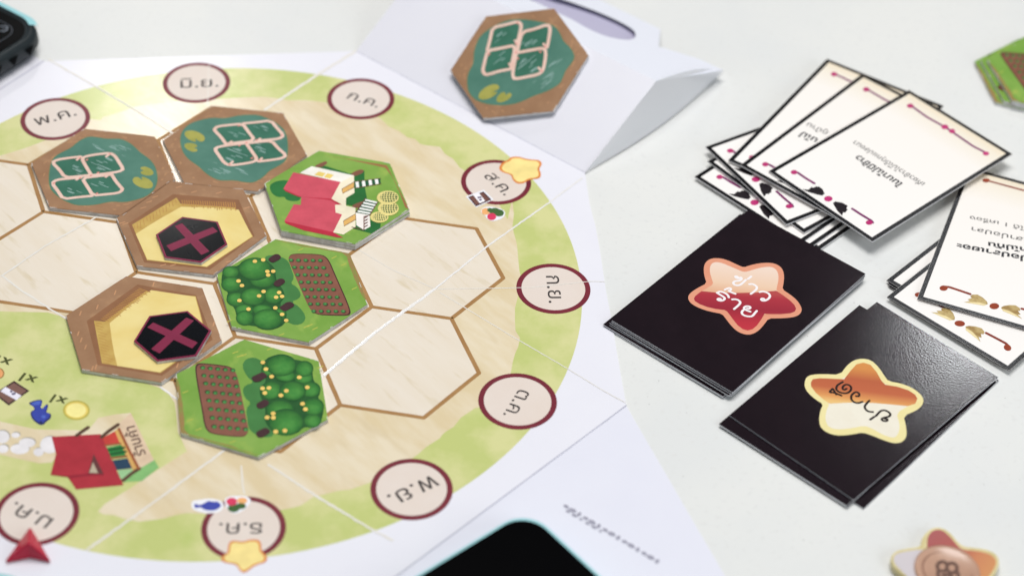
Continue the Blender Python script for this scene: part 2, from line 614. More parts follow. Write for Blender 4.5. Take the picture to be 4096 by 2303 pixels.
pic('printed_fish', [((34, 40, 92), [smooth_line(rd('ST', fish2), True, 1)]), ((52, 66, 158), [smooth_line([(lambda q, c: c + (q - c) * .86)(q, sum(rd('ST', fish2), Vector()) / len(fish2)) for q in rd('ST', fish2)], True, 1)]), ((74, 98, 186), [P('ST', (300, 558), (345, 540), (395, 535), (380, 575), (330, 580)), oval('ST', 420, 690, 22, 16, 0)]), ((24, 26, 60), [oval('ST', 395, 742, 12, 10, 0)])], board, frB, ZS)
pic('printed_crate', [((66, 46, 44), [P('ST', (135, 343), (285, 440), (85, 583), (-60, 470))]), ((122, 88, 80), [P('ST', (135, 365), (258, 440), (85, 560), (-40, 468))]), ((226, 222, 236), [P('ST', (52, 402), (208, 488), (160, 532), (4, 445))]), ((90, 84, 110), [P('ST', (95, 440), (118, 436), (122, 452), (98, 458)), P('ST', (112, 462), (150, 455), (152, 475), (118, 484))])], board, frB, ZS)
path = P('ST', (-300, 660), (0, 735), (350, 812), (850, 822), (950, 700), (1110, 668), (1265, 652), (1200, 900), (950, 980), (560, 1060), (500, 1130), (380, 1140), (200, 1100), (0, 1055), (-300, 1000))
stones = [(20, 885, 72, 62), (150, 868, 42, 26), (262, 942, 80, 46), (190, 1002, 92, 50), (30, 1000, 52, 40), (372, 1032, 50, 40), (480, 962, 95, 82), (-80, 900, 50, 40), (-90, 1000, 50, 30)]
pic('printed_stone_path', [(m_tan, [path]), ((150, 144, 132), [oval('ST', x + 8, y - 9, a, b, 0) for x, y, a, b in stones]), ((221, 217, 219), [oval('ST', *s, 0) for s in stones])], board, frB, ZS)
ZT = ZS + 4 * DZ
pic('printed_shop_tent', [
    ((126, 176, 108), [P('ST', (1345, 1190), (1490, 1105), (1535, 1180), (1370, 1310), (1190, 1320), (1180, 1240))]),
    ((214, 188, 160), [P('ST', (1140, 765), (1265, 655), (1487, 1110), (1345, 1192))]),
    ((206, 160, 92), [P('ST', (1105, 830), (1150, 805), (1338, 1192), (1280, 1215))]),
    ((150, 192, 140), [P('ST', (1140, 1205), (1290, 1195), (1200, 1300), (1150, 1290))]),
    ((188, 60, 52), [P('ST', (970, 905), (1110, 832), (1158, 950), (1015, 970))]),
    ((40, 128, 60), [P('ST', (1030, 990), (1172, 962), (1216, 1066), (1070, 1088))]),
    ((32, 60, 84), [P('ST', (1085, 1112), (1232, 1092), (1276, 1188), (1122, 1204))]),
    ((164, 42, 54), [P('ST', (500, 885), (800, 868), (975, 860), (1055, 1045), (1192, 1350), (735, 1392), (655, 1272), (488, 1252), (542, 1052))]),
    ((136, 28, 44), [P('ST', (488, 1252), (655, 1262), (860, 1236), (1010, 1240), (1000, 1258), (860, 1262), (662, 1288), (655, 1275))]),
    ((96, 50, 50), [P('ST', (905, 1050), (1000, 1242), (852, 1240))]),
    ((178, 164, 142), [P('ST', (898, 1130), (948, 1236), (862, 1232))])], board, frB, ZT)
ZU = ZT + 11 * DZ
s = Sheet()
for a in [[(850, 795), (800, 830), (742, 872)], [(1140, 768), (1050, 830), (982, 888)], [(1345, 1192), (1270, 1240), (1190, 1305)]]:
    s.stroke(rd('ST', a), .045, ZU)
s.done('printed_tent_pole', ink((84, 58, 44)), board, frB, split=True)
s = Sheet()
s.stroke(rd('ST', [(1148, 808), (1240, 1000), (1340, 1192)]), .03, ZU)
s.stroke(rd('ST', [(1015, 968), (1160, 950)]), .025, ZU)
s.stroke(rd('ST', [(1068, 1092), (1222, 1072)]), .025, ZU)
s.done('printed_shelf_edge', ink((150, 84, 50)), board, frB, split=True)
s = Sheet()
for i in range(5):
    s.ellipse(r1('ST', 1070 + 28 * i, 1012 - 5 * i), .035, .02, ZU, .4)
    s.ellipse(r1('ST', 1085 + 28 * i, 1050 - 5 * i), .035, .02, ZU, .4)
s.done('printed_shelf_goods', ink((26, 84, 40)), board, frB, stuff=True)
text_part('shop_sign_word', 'ร้านค้า', r1('ST', 1410, 1052), r1('ST', 1298, 775), ZU, ink((96, 70, 62)), board, frB, .01)

# worn white folds, slightly raised
m_fold = mat('worn fold', (234, 230, 226), 0.26, 0.5, (242, 240, 240), 300, .3, .7, coat=.4)
m_fold2 = mat('faint fold', (232, 228, 222), 0.3, 0.4, (230, 224, 214), 300, .3, .7)


def fold(pts, wd, name='fold_line', m=m_fold, jit=.3, ridge=.004):
    ps = [at(u, v) for u, v in pts]
    out = []
    for a, b in zip(ps[:-1], ps[1:]):
        n = max(2, int((b - a).length / .05))
        for i in range(n):
            q = a + (b - a) * (i / n)
            out.append(q + Vector((rnd.uniform(-1, 1), rnd.uniform(-1, 1), 0)) * wd * .12)
    out.append(ps[-1])
    Sheet().stroke(out, wd, 8.2 * DZ, jitter=jit, ridge=wd * .05 if m is m_fold else 0).done(name, m, board, frB)


fold([(2330, 712), (2195, 812), (1950, 985), (1740, 1156)], .024)
fold([(1740, 1156), (1500, 1330), (1295, 1502)], .042)
fold([(1295, 1502), (830, 1850), (640, 1990), (480, 2105), (350, 2196)], .03, m=m_fold2)
fold([(1425, 205), (1262, 305), (1060, 440)], .04, m=m_fold2)
fold([(1040, 455), (700, 680), (370, 878), (180, 985), (8, 1103)], .026, m=m_fold2)
fold([(8, 1103), (80, 1158), (200, 1235), (262, 1272)], .026, m=m_fold2)
fold([(640, 1545), (700, 1590), (760, 1632)], .025)
fold([(1075, 1858), (1260, 1980), (1480, 2112), (1570, 2160)], .028, m=m_fold2)
fold([(195, 240), (380, 345), (560, 452), (690, 534)], .030, m=m_fold2)
fold([(1740, 1156), (1970, 1153), (2125, 1150), (2360, 1126), (2418, 1127)], .012, m=m_fold2)
fold([(1760, 1170), (2048, 1345), (2270, 1474), (2418, 1565), (2500, 1609)], .012, m=m_fold2)
fold([(1435, 1000), (1570, 1080), (1740, 1156)], .010, m=m_fold2)
fold([(965, 1862), (970, 1930), (978, 1972)], .016, m=m_fold2)
fold([(836, 260), (834, 340), (830, 415)], .010, m=m_fold2)
# darker scored creases where the side flaps fold
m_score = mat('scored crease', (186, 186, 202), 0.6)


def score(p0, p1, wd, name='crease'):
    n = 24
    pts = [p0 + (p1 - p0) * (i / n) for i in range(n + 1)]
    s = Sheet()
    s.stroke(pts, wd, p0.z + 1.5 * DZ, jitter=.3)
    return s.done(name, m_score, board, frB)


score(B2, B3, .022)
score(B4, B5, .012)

# side flap that stands up behind, its back slope with a thumb slot, and the paper gusset
PA = at(1425, 205, .012)
PB = at(2340, 690, .006)


def on_panel(u, v):
    n = Vector((-0.195, -0.369, 0.909)).normalized()
    c = Vector((0.537, 5.615, 0.487)) - n * .056
    d = RX * ((u - 2048.0) / FPX) + RY * ((v - 1151.5) / FPX) + RZ
    return CAM + d * ((c - CAM).dot(n) / d.dot(n))


PC = on_panel(2625, 325)
PBp = on_panel(2340, 690)
PAp = on_panel(1425, 205)
PD = PC + (PA - PB) * 1.02


def slab(name, pts, th, m, parent, fr):
    pts = [Vector(p) for p in pts]
    n = (pts[1] - pts[0]).cross(pts[2] - pts[0]).normalized()
    if n.z < 0:
        pts.reverse()
        n = -n
    k = len(pts)
    v = pts + [p - n * th for p in pts]
    f = [list(range(k)), [2 * k - 1 - i for i in range(k)]]
    for i in range(k):
        j = (i + 1) % k
        f.append([j, i, k + i, k + j])
    return make(name, v, f, m, parent, fr)


slab('side_flap', [at(1425, 205, 0), at(2340, 690, 0), PC, PD], .008, m_paper, board, frB)
# back slope: descends from the ridge to the table, with a slot
G1_ = at(2880, 276, .0)
E1 = at(2640, 115, .02)
E2 = at(2635, 187, .02)
uax = (PD - PC).normalized()
# lay the slope out in its own plane (s along the ridge, t away from it)
nb = (at(2640, 115, .02) - PC)
tax = (nb - uax * nb.dot(uax)).normalized()


def slope(s_, t_):
    return PC + uax * s_ + tax * t_


def on_slope(u, v):
    n = uax.cross(tax).normalized()
    d = RX * ((u - 2048.0) / FPX) + RY * ((v - 1151.5) / FPX) + RZ
    q = CAM + d * ((PC - CAM).dot(n) / d.dot(n)) - PC
    return q.dot(uax), q.dot(tax)


far_s = 4.4
o1 = [on_slope(2625, 325), on_slope(2895, 282), on_slope(2800, 238), on_slope(2635, 187), on_slope(2642, 118), on_slope(2420, 10)]
t_end = o1[5][1]
outer = o1 + [(far_s, t_end), (far_s, 0)]
slot_px = [(2150, -40), (2205, -15), (2262, 2), (2330, 26), (2400, 52), (2480, 88), (2535, 120), (2545, 145), (2530, 160), (2490, 160), (2420, 146), (2350, 115), (2290, 80), (2230, 52), (2170, 22), (2100, -10)]
slot = [on_slope(*p) for p in slot_px]
# outline with the slot cut out: bridge from the outer loop to the slot loop
import mathutils.geometry as mg
tri = mg.tessellate_polygon([[Vector((a, b, 0)) for a, b in outer], [Vector((a, b, 0)) for a, b in ()] + [Vector((q.x, q.y, 0)) for q in smooth_line([Vector((a, b, 0)) for a, b in slot], True, 1)]])
allp = [Vector((a, b, 0)) for a, b in outer] + [Vector((q.x, q.y, 0)) for q in smooth_line([Vector((a, b, 0)) for a, b in slot], True, 1)]
m_bright = mat('white card inner side', (232, 234, 244), 0.45, 0.3)
sv = [slope(q.x, q.y) for q in allp]
make('back_slope', sv, [list(t) for t in tri], m_bright, board, frB)
# inner wall seen through the slot
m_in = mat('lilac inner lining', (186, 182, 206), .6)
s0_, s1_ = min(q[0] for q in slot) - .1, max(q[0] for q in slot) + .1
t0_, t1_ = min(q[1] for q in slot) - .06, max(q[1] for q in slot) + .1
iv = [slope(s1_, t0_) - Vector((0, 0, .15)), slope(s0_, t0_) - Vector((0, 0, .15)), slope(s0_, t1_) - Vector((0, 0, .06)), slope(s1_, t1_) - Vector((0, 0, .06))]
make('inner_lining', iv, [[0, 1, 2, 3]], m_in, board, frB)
# gusset
tip = at(2895, 284, .01)
gv, gf = [], []
N1, N2 = 10, 8
for i in range(N1 + 1):
    a = PBp + (PC - PBp) * (i / N1)
    b = PB + (tip - PB) * (i / N1)
    for j in range(N2 + 1):
        t = j / N2
        q = a + (b - a) * t + Vector((.10, -.06, 0)) * math.sin(math.pi * i / N1) * t
        q = q + Vector((.05, .02, .10)) * math.sin(math.pi * t) * (i / N1) ** 1.3
        gv.append(q)
for i in range(N1):
    for j in range(N2):
        a = i * (N2 + 1) + j
        gf.append([a, a + 1, a + N2 + 2, a + N2 + 1])
m_thin = mat('thin see-through paper', (246, 246, 249), .6, .1)
_nt = m_thin.node_tree
_tr = _nt.nodes.new('ShaderNodeBsdfTranslucent')
_tr.inputs[0].default_value = (0.95, 0.95, 0.96, 1)
_mx = _nt.nodes.new('ShaderNodeMixShader')
_mx.inputs[0].default_value = 0.12
_nt.links.new(_nt.nodes['Principled BSDF'].outputs[0], _mx.inputs[1])
_nt.links.new(_tr.outputs[0], _mx.inputs[2])
_nt.links.new(_mx.outputs[0], _nt.nodes['Material Output'].inputs['Surface'])
make('paper_gusset', gv, gf, m_thin, board, frB, smooth=True)

# flat flap at the lower right with a row of small grey stamped marks, flat flap under the phone
F1, F2 = at(2550, 1700, -.004), at(2905, 2310, -.004)
dirF = (F2 - F1).normalized()
slab('side_flap', [B4 + Vector((0, 0, -.0045)), F1, F2 + dirF * .8, B5 + (F2 - B4) + dirF * .8 + Vector((0, 0, -.0045)), B5 + Vector((0, 0, -.0045))], .006, mat('white flap paper', (229, 229, 240), .4, .3, (226, 226, 238), 30, .3, .7), board, frB)
s = Sheet()
for i in range(15):
    t = i / 14
    q = at(2048 + (545 + 915 * t) * .39782, 1727 + (745 + 550 * t) * .39782)
    w_ = .035 + .015 * math.sin(i * 2.1)
    s.ellipse(q, w_, .022 + .006 * (i % 3), .0005, -.5 + .2 * (i % 2), 9)
    if i < 6:
        q2 = q + Vector((.03, -.07, 0))
        s.ellipse(q2, w_ * .8, .018, .0005, -.5, 9)
s.done('stamped_mark', mat('faint grey stamp', (158, 156, 172), .6), board, frB, stuff=True)
L1, L2 = B1, B8
nL = Vector((-(L2 - L1).y, (L2 - L1).x, 0)).normalized()
if nL.dot(BC - L1) > 0:
    nL = -nL
slab('side_flap', [L1 + Vector((0, 0, -.0045)), L2 + Vector((0, 0, -.0045)), L2 + nL * 1.9 - Vector((0, 0, .005)), L1 + nL * 1.9 - Vector((0, 0, .005))], .005, m_paper, board, frB)
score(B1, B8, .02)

# ---------------------------------------------------------------- hexagonal tiles
m_core = mat('grey tile cardboard edge', (190, 186, 182), 0.8, .2, (222, 222, 222), 260, .35, .6, .3, 900)
m_soil = mat('brown soil print', (150, 112, 82), 0.42, 0.14, (166, 128, 97), 90, .3, .7, .12, 1500, rgb3=(178, 138, 102), scale3=170)
m_grass = mat('grass print', (118, 160, 66), 0.42, 0.14, (136, 172, 82), 70, .35, .7, .12, 1500, rgb3=(152, 180, 84), scale3=120)
m_wear = mat('chipped white edge', (222, 218, 214), .6, .3, (236, 234, 232), 300, .3, .7)
ZB = .005                     # tiles lie on the ink of the board
TH = .052


def tile_frame(cx, cy, ang, z=ZB):
    return Frame((cx, cy, z), Matrix.Rotation(math.radians(ang), 3, 'Z'))


def tile_base(name, label, fr, top, group, s=.978):
    t = thing(name, label, 'tile', fr, group)
    hp = hexpts(0, 0, s, 0)
    loc = [fr.m @ p for p in hp]
    z = fr.m.translation.z
    prism('tile_slab', loc, z, z + TH, [top, m_core], t, fr, bevel=.006)
    sh = Sheet()
    for i in range(6):
        a, b = loc[i], loc[(i + 1) % 6]
        c0_ = fr.m @ Vector((0, 0, 0))
        for k in range(2):
            t0 = rnd.uniform(0, .93)
            t1 = min(1, t0 + rnd.uniform(.02, .10))
            if k == 0:
                t0, t1 = 0, rnd.uniform(.03, .1)
            pp = [a + (b - a) * (t0 + (t1 - t0) * q / 3) for q in range(4)]
            pp = [p + (c0_ - p) * .0065 for p in pp]
            sh.stroke(pp, rnd.uniform(.003, .008), z + TH + DZ * 1.2, jitter=.5)
    sh.done('worn_edge', m_wear, t, fr, stuff=True)
    return t


GT = 'hexagonal land tiles of the game'
frP2 = tile_frame(-2.94, 3.474, 123.2)
pond = tile_base('hexagon_tile', 'brown pond tile with netted pens beside the farmhouse tile, lily pads on its left', frP2, m_soil, GT)
zt = ZB + TH + DZ


def A(reg, *pts):
    return rd(reg, pts, zt)


pond_out = [(320, 560), (340, 450), (400, 360), (500, 290), (620, 250), (760, 215), (880, 205), (1000, 215), (1100, 205), (1250, 170), (1420, 155), (1580, 160), (1700, 200), (1830, 260), (1930, 330), (2010, 410), (2050, 520), (2065, 650), (2060, 800), (2020, 910), (1900, 990), (1760, 1060), (1680, 1150), (1580, 1220), (1480, 1255), (1350, 1245), (1200, 1215), (1060, 1220), (940, 1215), (820, 1160), (720, 1090), (620, 990), (500, 910), (420, 840), (360, 750), (330, 650)]
m_pond = mat('pond green print', (68, 116, 101), 0.4, .14, (90, 136, 120), 55, .3, .7, .12, 1500)
m_pond_d = mat('deep pond green print', (48, 102, 82), 0.4, .14, (60, 116, 96), 120, .3, .7, .12, 1500)
po = smooth_line(A('P2', *pond_out), True, 1)
cpo = sum(po, Vector()) / len(po)
Sheet().poly(po, zt).done('printed_shore', ink((88, 120, 84)), pond, frP2)
Sheet().poly([cpo + (q - cpo) * .985 for q in po], zt + DZ).done('printed_pond', m_pond, pond, frP2)
s = Sheet()
for q in ([(900, 370), (1320, 320), (1530, 570), (1080, 620)], [(1340, 310), (1780, 262), (1980, 500), (1560, 570)], [(900, 700), (1390, 630), (1560, 890), (1120, 960)], [(1400, 640), (1800, 600), (2010, 820), (1600, 900)]):
    s.poly(A('P2', *q), zt + 2 * DZ)
s.done('printed_deep_water', m_pond_d, pond, frP2, split=True)
s = Sheet()
for cx, cy, nn, sx in ((1250, 780, 11, 120), (950, 1010, 11, 150), (1240, 480, 5, 90), (1620, 400, 5, 90), (1640, 690, 7, 110), (1330, 1060, 4, 90), (1100, 880, 4, 60)):
    for i in range(nn):
        x = cx + rnd.uniform(-sx, sx)
        y = cy + rnd.uniform(-sx * .6, sx * .6)
        l = rnd.uniform(25, 60)
        s.stroke(A('P2', (x - l, y - l * .3), (x, y), (x + l, y + l * .45)), rnd.uniform(.007, .014), zt + 3 * DZ + i * .00003)
s.done('printed_water_glint', ink((134, 164, 158)), pond, frP2, stuff=True)
s = Sheet()
nets = [[(1060, 628), (985, 520), (905, 440), (868, 395), (930, 345), (1120, 325), (1330, 305), (1420, 430), (1530, 572), (1300, 600), (1060, 628)],
        [(1345, 300), (1560, 280), (1785, 252), (1880, 370), (1992, 492), (1925, 545), (1740, 565), (1545, 580)],
        [(1375, 615), (1140, 645), (940, 675), (878, 715), (960, 830), (1030, 930), (1115, 975), (1300, 955), (1480, 925), (1570, 885), (1480, 750), (1385, 618)],
        [(1400, 620), (1600, 595), (1800, 580), (1900, 700), (2035, 815), (1960, 862), (1780, 890), (1590, 912)]]
for i, nl in enumerate(nets):
    s.stroke(smooth_line(A('P2', *nl), False, 1), .047, zt + 4 * DZ + i * .0004)
for (x, y) in ((1150, 590), (1610, 545), (1170, 915), (1640, 860)):
    s.stroke(A('P2', (x, y), (x - 45, y + 40)), .035, zt + 9 * DZ)
s.done('printed_net_frame', ink((228, 188, 172), (236, 204, 190)), pond, frP2, split=True)
s = Sheet()
for (x, y) in ((1390, 612), (1555, 570), (1600, 890), (1480, 860), (1280, 655), (1270, 335), (1120, 960), (1960, 490)):
    s.ellipse(r1('P2', x, y, zt), .022, .014, zt + 10 * DZ, 1.0, 9)
s.done('printed_net_knot', ink((214, 134, 126)), pond, frP2, stuff=True)
m_lily = mat('lily pad print', (168, 164, 76), .42, .3, (150, 150, 62), 200, .4, .7)
for l in ([(390, 480), (405, 430), (450, 415), (530, 413), (620, 440), (700, 490), (727, 540), (705, 585), (650, 595), (600, 570), (565, 540), (585, 600), (520, 585), (440, 545)], [(390, 660), (400, 630), (440, 615), (520, 615), (590, 640), (605, 672), (560, 690), (545, 697), (605, 715), (600, 745), (540, 760), (460, 735), (405, 690)]):
    Sheet().poly(smooth_line(A('P2', *l), True, 1), zt + 4 * DZ).done('printed_lily_pad', m_lily, pond, frP2)
s = Sheet()
for i in range(46):
    a = rnd.uniform(0, 2 * math.pi)
    r = rnd.uniform(.80, .93)
    q = Vector((-2.94 + r * .92 * math.cos(a), 3.474 + r * .92 * math.sin(a), 0))
    s.ellipse(q, rnd.uniform(.02, .045), rnd.uniform(.008, .016), zt - DZ * .5, a + 1.2, 8)
# dabs that would fall off the slab are dropped
keep = Sheet()
for f in s.f:
    c = sum((s.v[i] for i in f), Vector()) / len(f)
    lc = frP2.inv @ c
    if all(Vector((lc.x, lc.y)).dot(Vector((math.cos(math.radians(30 + 60 * i)), math.sin(math.radians(30 + 60 * i))))) < .79 for i in range(6)):
        keep.poly([s.v[i] for i in f], zt - DZ * .5)
keep.done('printed_soil_dab', ink((170, 128, 92)), pond, frP2, stuff=True)
p1_ = dup(pond, tile_frame(-4.488, 2.622, 122.8 + 180), 'leftmost brown pond tile with netted pens, lily pads on its right')
p1_.scale = (.984, .984, 1)
# third pond tile lies on the raised side flap
nP = Vector((-0.195, -0.369, 0.909)).normalized()
rv = Vector((0.394, -0.174, -0.138))
Rp = Matrix.Rotation(rv.length, 3, rv.normalized())
frP3 = Frame(Vector((0.537, 5.615, 0.487)) - nP * (TH - .002), Rp @ Matrix.Rotation(math.radians(123.2 + 71.8), 3, 'Z'))
dup(pond, frP3, 'brown pond tile lying apart on the raised white flap')

# --- orchard tile
frT1 = tile_frame(-1.525, .913, 116.3)
orch = tile_base('hexagon_tile', 'green tile with leafy trees on its left and a ploughed plot on its right', frT1, m_grass, GT)


def TT(*pts):
    return rd('T1', pts, zt)


s = Sheet()
edge = [(735, 50), (900, 80), (1100, 118), (1300, 152), (1500, 190), (1705, 225), (1760, 370), (1830, 570), (1890, 740), (1930, 850)]
inn = [(760, 66), (880, 92), (1000, 112), (1080, 140), (1200, 158), (1330, 178), (1480, 205), (1600, 225), (1660, 270), (1690, 380), (1730, 480), (1760, 560), (1800, 640), (1840, 740), (1880, 800)]
ctr = (970, 700)
ed2 = [(x + (ctr[0] - x) * .012, y + (ctr[1] - y) * .012) for x, y in edge]
s.poly(TT(*(ed2 + inn[::-1])), zt)
s.done('printed_soil_rim', ink((158, 122, 78), (134, 142, 70), scale=300), orch, frT1)
s = Sheet()
s.poly(smooth_line(TT((620, 275), (700, 250), (800, 262), (880, 295), (930, 340), (960, 420), (1000, 540), (950, 610), (1030, 650), (1085, 740), (1060, 800), (960, 840), (1060, 900), (1148, 1020), (1115, 1110), (1010, 1138), (900, 1090), (800, 1000), (700, 700), (640, 400)), True, 1), zt + DZ)
s.done('printed_tree_shade', ink((62, 118, 60)), orch, frT1)
crowns = [(200, 470, 108, 80), (210, 622, 132, 100), (272, 812, 128, 92), (375, 945, 122, 78), (378, 1045, 115, 96), (600, 560, 172, 108), (505, 430, 212, 145), (740, 765, 128, 108), (480, 780, 162, 115), (600, 945, 130, 72), (820, 1000, 82, 80), (665, 1065, 190, 132)]
NT = 7
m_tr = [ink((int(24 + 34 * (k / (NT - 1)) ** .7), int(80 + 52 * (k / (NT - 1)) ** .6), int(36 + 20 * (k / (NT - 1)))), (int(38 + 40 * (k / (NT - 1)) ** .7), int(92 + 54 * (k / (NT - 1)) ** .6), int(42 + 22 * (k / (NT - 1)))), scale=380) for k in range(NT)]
s = Sheet()
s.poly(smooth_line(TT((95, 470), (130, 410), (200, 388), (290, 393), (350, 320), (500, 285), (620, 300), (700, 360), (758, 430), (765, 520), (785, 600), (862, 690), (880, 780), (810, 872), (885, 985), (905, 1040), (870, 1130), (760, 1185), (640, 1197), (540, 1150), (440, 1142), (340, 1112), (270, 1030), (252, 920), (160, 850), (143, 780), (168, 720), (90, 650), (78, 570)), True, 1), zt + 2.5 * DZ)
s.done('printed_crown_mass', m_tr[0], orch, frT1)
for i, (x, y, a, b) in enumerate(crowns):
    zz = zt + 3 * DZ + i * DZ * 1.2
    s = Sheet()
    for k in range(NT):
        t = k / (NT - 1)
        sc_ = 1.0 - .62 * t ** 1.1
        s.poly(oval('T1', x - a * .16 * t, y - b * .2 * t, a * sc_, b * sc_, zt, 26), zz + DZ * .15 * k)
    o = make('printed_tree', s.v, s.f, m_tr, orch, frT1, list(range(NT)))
zz = zt + 20 * DZ
s = Sheet()
for q in ([(662, 312), (700, 280), (750, 245), (800, 243), (832, 275), (828, 300), (780, 330), (722, 357)], [(735, 612), (770, 575), (815, 550), (862, 553), (890, 590), (860, 620), (800, 657), (748, 642)], [(805, 920), (850, 885), (900, 848), (960, 842), (1003, 882), (990, 905), (930, 938), (872, 970)]):
    s.poly(smooth_line(TT(*q), True, 1), zz)
s.done('printed_trunk', ink((62, 36, 40)), orch, frT1, split=True)
s = Sheet()
for q in [(503, 335), (607, 317), (660, 463), (733, 460), (670, 508), (297, 582), (340, 640), (612, 714), (555, 770), (808, 727), (770, 787), (845, 776), (308, 828), (422, 936), (760, 920), (845, 1002), (897, 1078)]:
    s.poly(oval('T1', q[0], q[1], 29, 22, zt, 12), zz + DZ)
s.done('printed_fruit', ink((230, 194, 104)), orch, frT1, stuff=True)
plot = [(930, 270), (970, 235), (1150, 233), (1330, 243), (1400, 272), (1450, 340), (1500, 460), (1580, 640), (1660, 820), (1712, 960), (1702, 1002), (1660, 1018), (1400, 1013), (1280, 1000), (1210, 950), (1160, 860), (1100, 720), (1030, 560), (960, 400), (925, 310)]
pl = smooth_line(TT(*plot), True, 2)
cpl = sum(pl, Vector()) / len(pl)
Sheet().poly(pl, zt + 2 * DZ).done('printed_plot_rim', ink((66, 32, 34)), orch, frT1)
off = r1('T1', 0, 0, zt) - r1('T1', 9, 2, zt)
Sheet().poly([cpl + (q - cpl) * .975 + off for q in pl], zt + 3 * DZ).done('printed_plot', mat('ploughed soil print', (124, 74, 56), .45, .3, (136, 84, 64), 200, .3, .7), orch, frT1)
rows = [((955, 317), (1323, 320)), ((997, 406), (1365, 412)), ((1037, 500), (1405, 504)), ((1080, 592), (1448, 596)), ((1120, 684), (1488, 686)), ((1160, 777), (1533, 782)), ((1197, 867), (1575, 870)), ((1240, 958), (1613, 960))]
s = Sheet()
s2 = Sheet()
s3 = Sheet()
for a, b in rows:
    for i in range(5):
        x = a[0] + (b[0] - a[0]) * i / 4
        y = a[1] + (b[1] - a[1]) * i / 4
        s3.poly(oval('T1', x + 8, y + 5, 33, 22, zt, 12), zt + 4 * DZ)
        s.poly(oval('T1', x, y, 28, 20, zt, 12), zt + 5 * DZ)
        s2.poly(oval('T1', x + 3, y - 3, 14, 10, zt, 10), zt + 6 * DZ)
s3.done('printed_sprout_shade', ink((78, 44, 38)), orch, frT1, stuff=True)
s.done('printed_sprout', ink((44, 110, 52)), orch, frT1, stuff=True)
s2.done('printed_sprout_leaf', ink((76, 142, 74)), orch, frT1, stuff=True)
s = Sheet()
for (x, y) in ((1150, 1150), (1195, 1135), (1260, 1175), (840, 1250), (1755, 670), (1620, 370), (1500, 150 + 130), (1080, 180), (180, 1080)):
    s.stroke(TT((x - 28, y + 14), (x + 28, y - 12)), .014, zt + DZ)
s.done('printed_straw', ink((176, 178, 78)), orch, frT1, stuff=True)
dup(orch, tile_frame(-1.537, -.995, 109.7 + 180), 'green tile with a ploughed plot on its left and leafy trees on its right')

# stack of tiles at the right edge of the photograph
e0, e1 = at(3951, 235, .15), at(4047, 402, .15)
d = (e1 - e0)
d.z = 0
sd = .978
d = d.normalized() * sd
ang = math.degrees(math.atan2(d.y, d.x))
cc = e0 + Matrix.Rotation(math.radians(60), 3, 'Z') @ d
st_lab = ['green hexagon tile at the bottom of the stack near the right edge', 'green hexagon tile in the middle of the stack near the right edge', 'top tile of the stack near the right edge, corner of a ploughed plot showing']
offs = [at(3072 + 2070 * .39782, 622 * .39782, .05) - at(3951, 235, .15), at(3072 + 2140 * .39782, 602 * .39782, .1) - at(3951, 235, .15), Vector((0, 0, 0))]
va = math.degrees(math.atan2((e0 - cc).y, (e0 - cc).x))
for i in range(3):
    c = cc + offs[i]
    dup(orch, Frame((c.x, c.y, -.012 + TH * i * 1.02), Matrix.Rotation(math.radians(va + [120, 180, 120][i] + (i - 1) * 1.5), 3, 'Z')), st_lab[i])

# --- farmhouse tile on top of another tile
frH0 = tile_frame(-1.365, 2.728, 116.0)
low = tile_base('hexagon_tile', 'plain green hexagon tile hidden under the farmhouse tile', frH0, m_grass, GT)
frH = tile_frame(-1.375, 2.72, 117.1, ZB + TH * 1.01)
zt = ZB + TH * 2.01 + DZ
house = tile_base('hexagon_tile', 'green tile with a red roofed farmhouse, ladders and baskets, topmost of a stack of two', frH, m_grass, GT)


def HH(*pts):
    return rd('r11', pts, zt)


